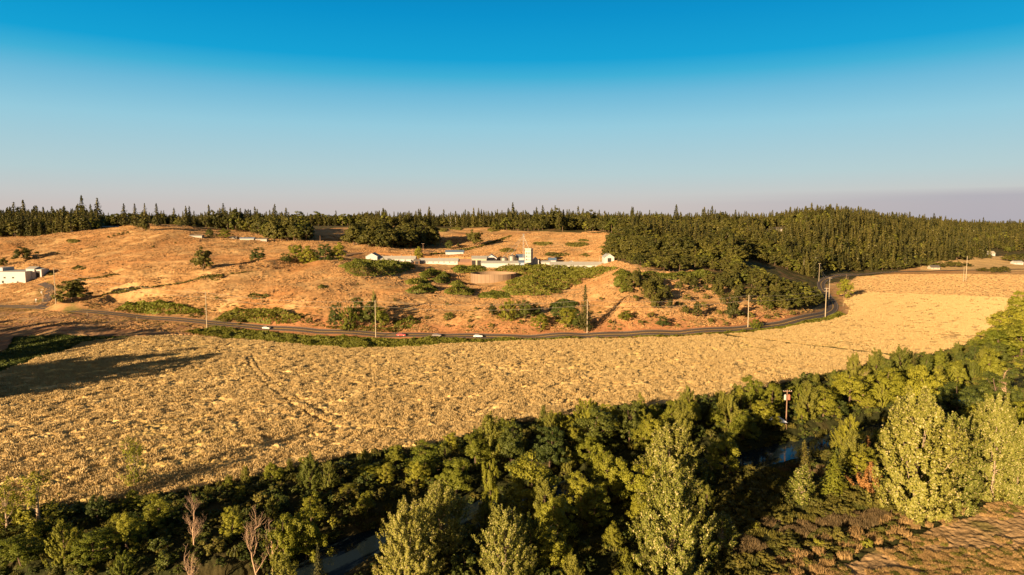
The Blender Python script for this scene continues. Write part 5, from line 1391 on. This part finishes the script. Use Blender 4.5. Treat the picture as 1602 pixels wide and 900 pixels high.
barn("small_shed", 890, 901, 411, DF + 3, 1.6, 3.0, 7, "small white shed standing alone behind the right-hand barn", cat="shed", axis='y')
barn("right_barn", 862, 948, 420, DF - 30, 2.6, 5.0, 12, "longest pale-roofed barn at the right end of the farm", vents=0, windows=0, wall=M_WALLW, zoff=0.9)
barn("gabled_barn", 946, 961, 421, DF - 33, 3.4, 6.2, 16, "cream gable-fronted wing with blue roof slope at the right end of the longest barn", axis='y', roof=M_ROOFW, doors=1, zoff=0.9)
# round tank
X_, Y_ = pick(752, 444); e = empty("manure_tank", (X_ + 9, Y_ + 15, float(T(X_, Y_)) + 1.0)); R_ = 17.0; m = MB()
n_ = 64
V = [(r * math.cos(2 * math.pi * k / n_), r * math.sin(2 * math.pi * k / n_), z) for r, z in ((R_, -4), (R_, 5.6), (R_ - 0.35, 5.6), (R_ - 0.35, 0.5)) for k in range(n_)]
m.add(V, [(j * n_ + k, j * n_ + (k + 1) % n_, (j + 1) * n_ + (k + 1) % n_, (j + 1) * n_ + k) for j in range(3) for k in range(n_)]); m.build("wall", M_CONC, e)
m = MB()
for k in range(0, n_, 2):
    a = 2 * math.pi * (k + 0.5) / n_; x_, y_ = (R_ + 0.06) * math.cos(a), (R_ + 0.06) * math.sin(a); m.bar((x_, y_, -3), (x_, y_, 5.6), 0.09, 4)
m.build("wall_rib", M_CONC, e)
m = MB(); m.cyl(0, 0, 0.45, 0.6, R_ - 0.4, n_=48); m.build("floor", simple("tank_floor", (0.16, 0.11, 0.07)), e)
tag(e, "large open round concrete tank on the slope below the farm", "tank")
# white warehouse at the left border
X_, DW = pick(20, 443)
e = barn("warehouse", -70, 38, 443, DW, 9.3, 9.9, 26, "large white warehouse at the left border by the road junction", wall=M_WALLW, roof=M_ROOFW, cat="warehouse", overhang=0.2, rz_=-0.02)
wW = 108 * mpp(DW) / 2
for x_, z_, w_, h__ in ((10, 4.5, 1.6, 1.2), (16.5, 4.5, 1.6, 1.2), (-4, 1.0, 3.4, 1.6), (4, 1.0, 1.6, 1.8), (8.5, 1.0, 1.6, 1.8), (-14, 1.6, 3.2, 2.4), (wW - 6, 0.2, 1.2, 2.2)):
    m = MB(); m.box(x_ - w_ / 2 - 0.12, x_ + w_ / 2 + 0.12, -0.05, 0.06, z_ - 0.12, z_ + h__ + 0.12); fr = m.build("window", M_WALLC, e); m = MB(); m.box(x_ - w_ / 2, x_ + w_ / 2, -0.08, 0.03, z_, z_ + h__); m.build("pane", M_GLASS, fr)
m = MB(); m.box(-wW + 8, -wW + 30, 6, 18, 9.6, 12.2); m.build("roof_house", M_WALLW, e)
barn("warehouse_annex", 39, 52, 441, DW + 6, 7.6, 9.0, 10, "tall bluish annex on the right end of the white warehouse", wall=M_WALLW, roof=M_ROOFW, cat="annex")
barn("warehouse_annex", 52, 63, 440, DW + 7, 6.0, 6.6, 9, "lower bluish shed at the far right of the warehouse annex", wall=M_WALLW, roof=M_ROOFW, doors=1, cat="annex")
# hilltop and wood houses
barn("open_shed", 158, 187, 357, None, 1.5, 2.2, 7, "low dark open shed on the crest of the left hill", roof=M_GALV, wall=M_WOOD, doors=3, cat="shed")
barn("house", 71, 82, 366, 752, 5.4, 9.0, 9, "white house glimpsed through a gap in the left wood", axis='y', windows=2, cat="house")
barn("house", 20, 30, 366, 765, 4.0, 7.0, 9, "bluish house hidden among the trees at the far left", windows=2, roof=M_ROOFB, cat="house")
barn("house", 107, 118, 362, 756, 2.6, 4.4, 9, "low pale house between trunks at the right of the left wood", windows=3, cat="house")
for a_, b_, c_, l_ in ((360, 371, 374, "low white shed at the left of the hilltop yard"), (376, 398, 376, "long bluish shed under the round hilltop trees"), (400, 418, 378, "pale low shed at the right of the hilltop yard"), (298, 317, 372, "flat-roofed shed low in the hollow left of the cone-shaped tree")):
    barn("small_shed", a_, b_, c_, None, 1.5, 2.3, 5, l_, cat="shed", wall=M_WALLG, roof=M_GALV if a_ != 376 else M_ROOFB)
e = barn("house", 1203, 1223, 363, None, 3.2, 5.4, 10, "lone house with a pale porch in the forest clearing", wall=M_WALLC, roof=M_ROOFD, windows=3, cat="house")
for x_ in (-6, -2, 2, 6): m = MB(); m.box(x_ - 0.15, x_ + 0.15, -2.2, -1.9, -1, 2.6); m.build("porch_post", M_WALLW, e)
barn("house", 1546, 1557, 400, None, 3.0, 6.0, 9, "small cottage at the forest corner above the far pale field", windows=2, wall=M_WALLW, roof=M_WALLC, cat="house")
barn("house", 1458, 1472, 422, None, 2.6, 5.0, 8, "small house among bushes behind the ploughed field", windows=2, wall=M_WALLC, roof=M_ROOFD, cat="house")
barn("house", 1588, 1602, 414, None, 2.4, 4.4, 8, "little white house by the right border beyond the fields", windows=2, cat="house")

# poles
def pole(px, base, top, label, r=0.17, arms=0, mat=M_POLE, D=None, steps=False, group="utility poles along the road", tr=0, name="utility_pole"):
    if D is None: X_, D = pick(px, base)
    else: X_ = (px - 801) / F * D
    h = (base - top) * D / F; e = empty(name, (X_, D, float(T(X_, D))))
    m = MB(); m.cyl(0, 0, -1, h, r, r * 0.62, 10); m.build("pole", mat, e)
    for k in range(arms):
        m = MB(); z = h - 0.5 - 1.6 * k; m.box(-1.25, 1.25, -r - 0.14, -r + 0.02, z, z + 0.16); am = m.build("crossarm", mat, e)
        for x_ in (-1.1, -0.5, 0.5, 1.1): m = MB(); m.cyl(x_, -r - 0.06, z + 0.16, z + 0.42, 0.07, 0.05, 8); m.build("insulator", M_STEEL, am)
    for k in range(tr):
        m = MB(); x_ = -0.55 + 1.1 * k; m.cyl(x_, -0.1, h - 2.9, h - 1.5, 0.36, 0.36, 14); m.cyl(x_, -0.1, h - 1.5, h - 1.3, 0.3, 0.12, 14); m.build("transformer", M_STEEL if k == 0 else simple("rust_red_steel", (0.35, 0.12, 0.08)), e)
    tag(e, label, "pole", group); e["top"] = h
    return e, pole_tip(X_, D, h)
def pole_tip(x, y, h): return (x, y, float(T(x, y)) + h - 0.4)
roadp = []
for a in ((88, 484, 427, "tall pole by the road junction beside the wide dark oak"), (324, 517, 456, "pole on the road verge at the left, above the two wheel tracks"),
          (588, 530, 469, "pole on the verge in front of the roadside tree clump"), (918.5, 522, 468, "pole in front of the ragged conifer"),
          (1170, 513, 461, "pole at the foot of the wooded spur")):
    roadp.append(pole(*a, r=0.26)[1])
roadp.append(pole(1291, 496, 450, "pole with crossarms inside the road bend, nearest the wheat", r=0.28, arms=2)[1])
roadp.append(pole(1296.5, 476, 434, "pole with crossarms just behind the road bend", r=0.26, arms=1)[1])
roadp.append(pole(1281, 441, 412, "grey pole in the shade beyond the road bend", r=0.22, arms=1)[1])
pole(1257, 430, 406, "thin pole half sunk in the dark valley behind the spur wood", r=0.18, group=None)
pole(1511, 439, 401, "tall thick pole alone in the ploughed field", r=0.34, group="poles in the ploughed field")
pole(1507, 441, 418, "short prop pole leaning close to the tall one in the ploughed field", r=0.22, group="poles in the ploughed field")
pole(67.5, 473, 452, "short pole with a transformer on the junction island", r=0.16, arms=1, tr=1)
pole(115, 477, 459, "thin pole against the wide dark oak", r=0.12)
for x_, n_ in ((704.5, "left"), (708.6, "middle"), (712.8, "right")): pole(x_, 355, 340, n_ + " one of three white poles before the skyline wood", r=0.3, mat=M_WALLW, group="three white poles")
for x_, b_, t_, l_ in ((460, 379, 363, "pole at the right end of the hilltop wood"), (501, 381, 369, "pole in the dip between hilltop wood and grove"), (508, 411, 400, "thin pole in front of the farm lane tree row"),
                   (600, 388, 377, "pole against the dark grove"), (662, 392, 381, "pole with a crossarm at the right end of the grove"), (880, 363, 355, "pole at the top edge of the high field"), (810, 367, 358, "pole by the top of the field track"),
                   (767, 408, 399, "light pole between the shade-blue barn roof and open bays"), (885, 412, 404, "thin pole behind the right-hand barn, left of the small white shed"), (938, 412, 402, "thin pole behind the right end of the longest barn")):
    pole(x_, b_, t_, l_, r=0.2, mat=M_POLED if b_ < 395 else M_POLE, arms=1 if x_ == 662 else 0, group="poles around the farm")
X_, D_, zt = at_depth(1240, 612, 192); h_ = zt - float(T(X_, D_))
pole(1240, 612 + h_ / 192 * F, 612, "brown pole with two transformers among the river trees", r=0.2, arms=1, mat=M_POLED, D=192, tr=2, group=None, name="transformer_pole")
PN = ["the junction pole", "the left verge pole", "the tree-clump pole", "the ragged-conifer pole", "the spur pole", "the bend pole", "the pole behind the bend", "the shaded pole"]
for i_, (a, b_) in enumerate(zip(roadp[:-1], roadp[1:])):
    a, b_ = np.array(a), np.array(b_); L_ = np.linalg.norm(b_ - a); t_ = np.linspace(0, 1, 15); sag = L_ * 0.022
    e = empty("power_line", tuple(a))
    for dz in (0.0, -2.6):
        p = a * (1 - t_)[:, None] + b_ * t_[:, None]; p[:, 2] -= 4 * sag * t_ * (1 - t_); p = p - a; p[:, 2] += dz
        V_, F__ = tube(p, np.full(15, 0.06), 4); o = mesh_obj("wire", V_, F__, M_WIRE, parent=e)
    tag(e, "pair of sagging wires from %s to %s" % (PN[i_], PN[i_ + 1]), "power line", "wires along the road")
# small posts and sign at the junction
X_, Y_ = pick(56.5, 474); e = empty("road_sign", (X_, Y_, float(T(X_, Y_)))); m = MB(); m.box(-0.06, 0.06, -0.06, 0.06, -0.5, 2.4); m.build("post", M_STEEL, e); m = MB(); m.box(-0.45, 0.45, -0.1, -0.06, 1.5, 2.5); m.build("panel", M_WALLW, e)
tag(e, "small white sign on a post at the road junction", "sign")
for x_, b_, l_ in ((222, 500, "wooden fence post on the verge of the left stretch of road"), (1307, 478, "white marker post outside the road bend"), (145, 492, "low marker post by the roadside at the left")):
    X_, Y_ = pick(x_, b_); m = MB(); m.cyl(0, 0, -0.5, 1.9, 0.14, 0.11, 8); m.cyl(0, 0, 1.9, 2.0, 0.14, 0.03, 8); o = m.build("marker_post", M_POLE); o.location = (X_ + (3 if x_ == 1307 else 0), Y_ - 5, float(T(X_, Y_))); tag(o, l_, "post")
# tarp shelter among the river trees
X_, D_, zt = at_depth(1216, 647, 192); g = float(T(X_, D_)); e = empty("tarp_shelter", (X_, D_, g), 0.3); hh = zt - g
m = MB(); s_ = 1.9; m.add([(-s_, -s_, hh - 2.0), (s_ * 1.1, -s_, hh - 2.3), (s_, s_, hh - 2.1), (-s_, s_, hh - 1.9), (-0.5, 0, hh), (-s_, -s_, hh - 2.1), (s_ * 1.1, -s_, hh - 2.4), (s_, s_, hh - 2.2), (-s_, s_, hh - 2.0)],
      [(0, 1, 4), (1, 2, 4), (2, 3, 4), (3, 0, 4), (0, 5, 6, 1), (1, 6, 7, 2), (2, 7, 8, 3), (3, 8, 5, 0), (8, 7, 6, 5)]); m.build("canopy", simple("pale_blue_tarp", (0.62, 0.72, 0.88), 0.6), e)
for a_, b_ in ((-s_, -s_), (s_, -s_), (s_, s_), (-s_, s_)): m = MB(); m.cyl(a_ * 0.97, b_ * 0.97, -0.5, hh - 2.1, 0.05, 0.05, 8); m.build("leg", M_POLED, e)
tag(e, "pale blue peaked canopy roof among the trees below the transformer pole", "canopy")

# cars
def car(px, py, col, label, lane=1.6, flip=False):
    X_, Y_ = pick(px, py); d = np.hypot(ROADF[:, 0] - X_, ROADF[:, 1] - Y_); i = int(np.argmin(d)); t_ = ROADF[i + 1] - ROADF[i - 1]; a = math.atan2(t_[1], t_[0])
    nx, ny = -math.sin(a), math.cos(a); p = ROADF[i] + np.array([nx, ny]) * lane
    e = empty("car", (p[0], p[1], float(T0(p[0], p[1])) + 0.2), a + (math.pi if flip else 0))
    mp = simple("car_paint", col, 0.3, 0.1, var=0.02, spec=0.6)
    low = [(-2.25, 0.35), (2.2, 0.35), (2.3, 0.62), (2.15, 0.86), (1.1, 0.98), (-1.9, 1.0), (-2.2, 0.92), (-2.3, 0.6)]
    cab = [(0.95, 0.97), (0.35, 1.42), (-1.2, 1.45), (-1.85, 0.99)]
    def shell(prof, w0, w1, zc, name, mat, par):
        m = MB(); V = []
        n_ = len(prof); zmax = max(z for _, z in prof); zmin = min(z for _, z in prof)
        for sgn in (-1, 1):
            for x, z in prof: V.append((x, sgn * (w0 + (w1 - w0) * (z - zmin) / (zmax - zmin + 1e-6)), z))
        m.add(V, [tuple(range(n_)), tuple(range(n_, 2 * n_))[::-1]] + [(k, (k + 1) % n_, (k + 1) % n_ + n_, k + n_) for k in range(n_)])
        return m.build(name, mat, par)
    shell(low, 0.90, 0.84, 0, "body", mp, e); shell(cab, 0.80, 0.62, 0, "cabin", mp, e)
    shell([(0.86, 1.02), (0.36, 1.36), (-1.15, 1.39), (-1.7, 1.03)], 0.815, 0.655, 0, "side_window", M_GLASS, e)
    shell([(1.0, 1.0), (0.42, 1.41), (0.30, 1.41), (0.8, 1.0)], 0.7, 0.57, 0, "windscreen", M_GLASS, e)
    for x_ in (-1.4, 1.4):
        for y_ in (-0.82, 0.82):
            m = MB(); n_ = 16; V = [(x_ + r * math.cos(2 * math.pi * k / n_), y_ + o_, 0.33 + r * math.sin(2 * math.pi * k / n_)) for r, o_ in ((0.33, -0.11), (0.33, 0.11)) for k in range(n_)]
            m.add(V, [(k, (k + 1) % n_, (k + 1) % n_ + n_, k + n_) for k in range(n_)] + [tuple(range(n_)), tuple(range(n_, 2 * n_))]); wh_ = m.build("wheel", M_TYRE, e)
            m = MB(); s2 = math.copysign(0.13, y_); V = [(x_ + 0.19 * math.cos(2 * math.pi * k / n_), y_ + s2, 0.33 + 0.19 * math.sin(2 * math.pi * k / n_)) for k in range(n_)]
            m.add(V + [(x_, y_ + s2 * 1.15, 0.33)], [(k, (k + 1) % n_, n_) for k in range(n_)]); m.build("rim", M_STEEL, wh_)
    for y_ in (-0.62, 0.62): m = MB(); m.box(2.18, 2.30, y_ - 0.18, y_ + 0.18, 0.62, 0.78); m.build("headlight", M_WALLW, e)
    for y_ in (-0.66, 0.66): m = MB(); m.box(-2.30, -2.2, y_ - 0.15, y_ + 0.15, 0.68, 0.84); m.build("tail_light", simple("tail_lens", (0.4, 0.02, 0.02)), e)
    tag(e, label, "car", "cars on the road")
car(422, 513.5, (0.55, 0.53, 0.50), "pale silver car on the road at the left, before the bramble bank", -1.7)
car(627, 525, (0.50, 0.03, 0.03), "red car on the road near the roadside tree clump", -1.7)
car(688, 525.5, (0.20, 0.17, 0.15), "dark grey-brown car on the road between the red and the white one", -1.7)
car(749, 525.5, (0.75, 0.75, 0.76), "white car on the road, rightmost of the cars", -1.7)

# ------------------------------------------------------------------ labels of the repeats: by what they stand next to
NEAR = [(300, 117, "the tall bare dead tree"), (400, 113, "the two-stemmed dead tree"), (480, 120, "the tree above the pool"), (545, 110, "the dark pool"), (640, 104, "the round-topped cottonwood"),
        (664, 152, "the tall olive tree"), (578, 152, "the bright green thicket tree"), (790, 103, "the ragged cottonwood"), (828, 134, "the forked olive tree"), (938, 172, "the double-topped dark tree"), (745, 158, "the wheat-edge olive tree"),
        (1052, 104, "the bottom centre cottonwood"), (1048, 136, "the hind centre cottonwood"), (1110, 192, "the midway dark tree"), (1216, 192, "the blue canopy roof"), (1242, 185, "the transformer pole"), (1235, 160, "the white water"),
        (1330, 212, "the first sunlit tree"), (1388, 216, "the middle sunlit tree"), (1446, 214, "the last sunlit tree"), (1440, 131, "the largest cottonwood"), (1562, 140, "the right-edge cottonwood"), (1553, 250, "the pale-stemmed tree"),
        (1578, 318, "the golden tree by the wheat"), (208, 146, "the thin see-through sapling"), (55, 126, "the left-hand sapling"), (145, 112, "the bottom-left bushy tree"), (1306, 142, "the light green fir"), (1256, 136, "the slender poplar"), (1130, 116, "the small poplar"),
        (1357, 166, "the rust-brown fir"), (1430, 245, "the small dark fir")]
FAR = [(640, 588, "the long barns"), (827, 588, "the grain tower"), (955, 560, "the longest barn"), (1214, 880, "the clearing house"), (1291, 440, "the bend pole"), (1170, 372, "the spur pole"), (1511, 690, "the tall field pole"),
       (1551, 950, "the forest cottage"), (1465, 830, "the ploughland house"), (172, 720, "the open crest shed"), (25, 765, "the bluish wood house"), (112, 756, "the low wood house"), (240, 740, "the skyline firs"), (350, 740, "the tallest hilltop firs"), (440, 700, "the round hilltop crowns"), (77, 735, "the white wood house"), (387, 650, "the hilltop sheds"), (317, 480, "the spreading oak"), (600, 670, "the grove pole"),
       (662, 670, "the crossarm pole"), (742, 720, "the lone broad oak"), (1322, 500, "the bright bend bush"), (1400, 820, "the far field corner"), (1060, 450, "the orange bank"), (1130, 520, "the bare bank strip"), (980, 640, "the high field edge"), (918, 350, "the ragged conifer")]
def wxy(l): return [((px - 801) / F * D, D, t) for px, D, t in l]
NEARW, FARW = wxy(NEAR), wxy(FAR)
buckets = {}
for o, noun, x, y, h in AUTO:
    LM = NEARW if y < 335 else FARW
    lx, ly, t = min(LM, key=lambda q: (q[0] - x) ** 2 + (q[1] - y) ** 2)
    dx, dy = x - lx, y - ly
    a = math.degrees(math.atan2(dy, dx)) % 360
    side = ("right of", "behind and right of", "behind", "behind and left of", "left of", "before and left of", "before", "before and right of")[int(((a + 22.5) % 360) // 45)]
    buckets.setdefault((noun, side, t), []).append((math.hypot(dx, dy), o, h))
NTH = ["", "second ", "third ", "fourth ", "fifth ", "sixth ", "seventh ", "eighth ", "ninth ", "tenth ", "eleventh ", "twelfth ", "13th ", "14th ", "15th ", "16th ", "17th ", "18th ", "19th ", "20th ", "21st ", "22nd ", "23rd ", "24th "]
for (noun, side, t), l in buckets.items():
    l.sort(key=lambda q: q[0])
    for i, (_, o, h) in enumerate(l):
        if len(l) == 1: o["label"] = "%s %s %s" % (noun, side, t)
        elif i < 24: o["label"] = "%snearest %s %s %s" % (NTH[i], noun, side, t)
        else: o["label"] = "farther %s %s %s" % (noun, side, t)
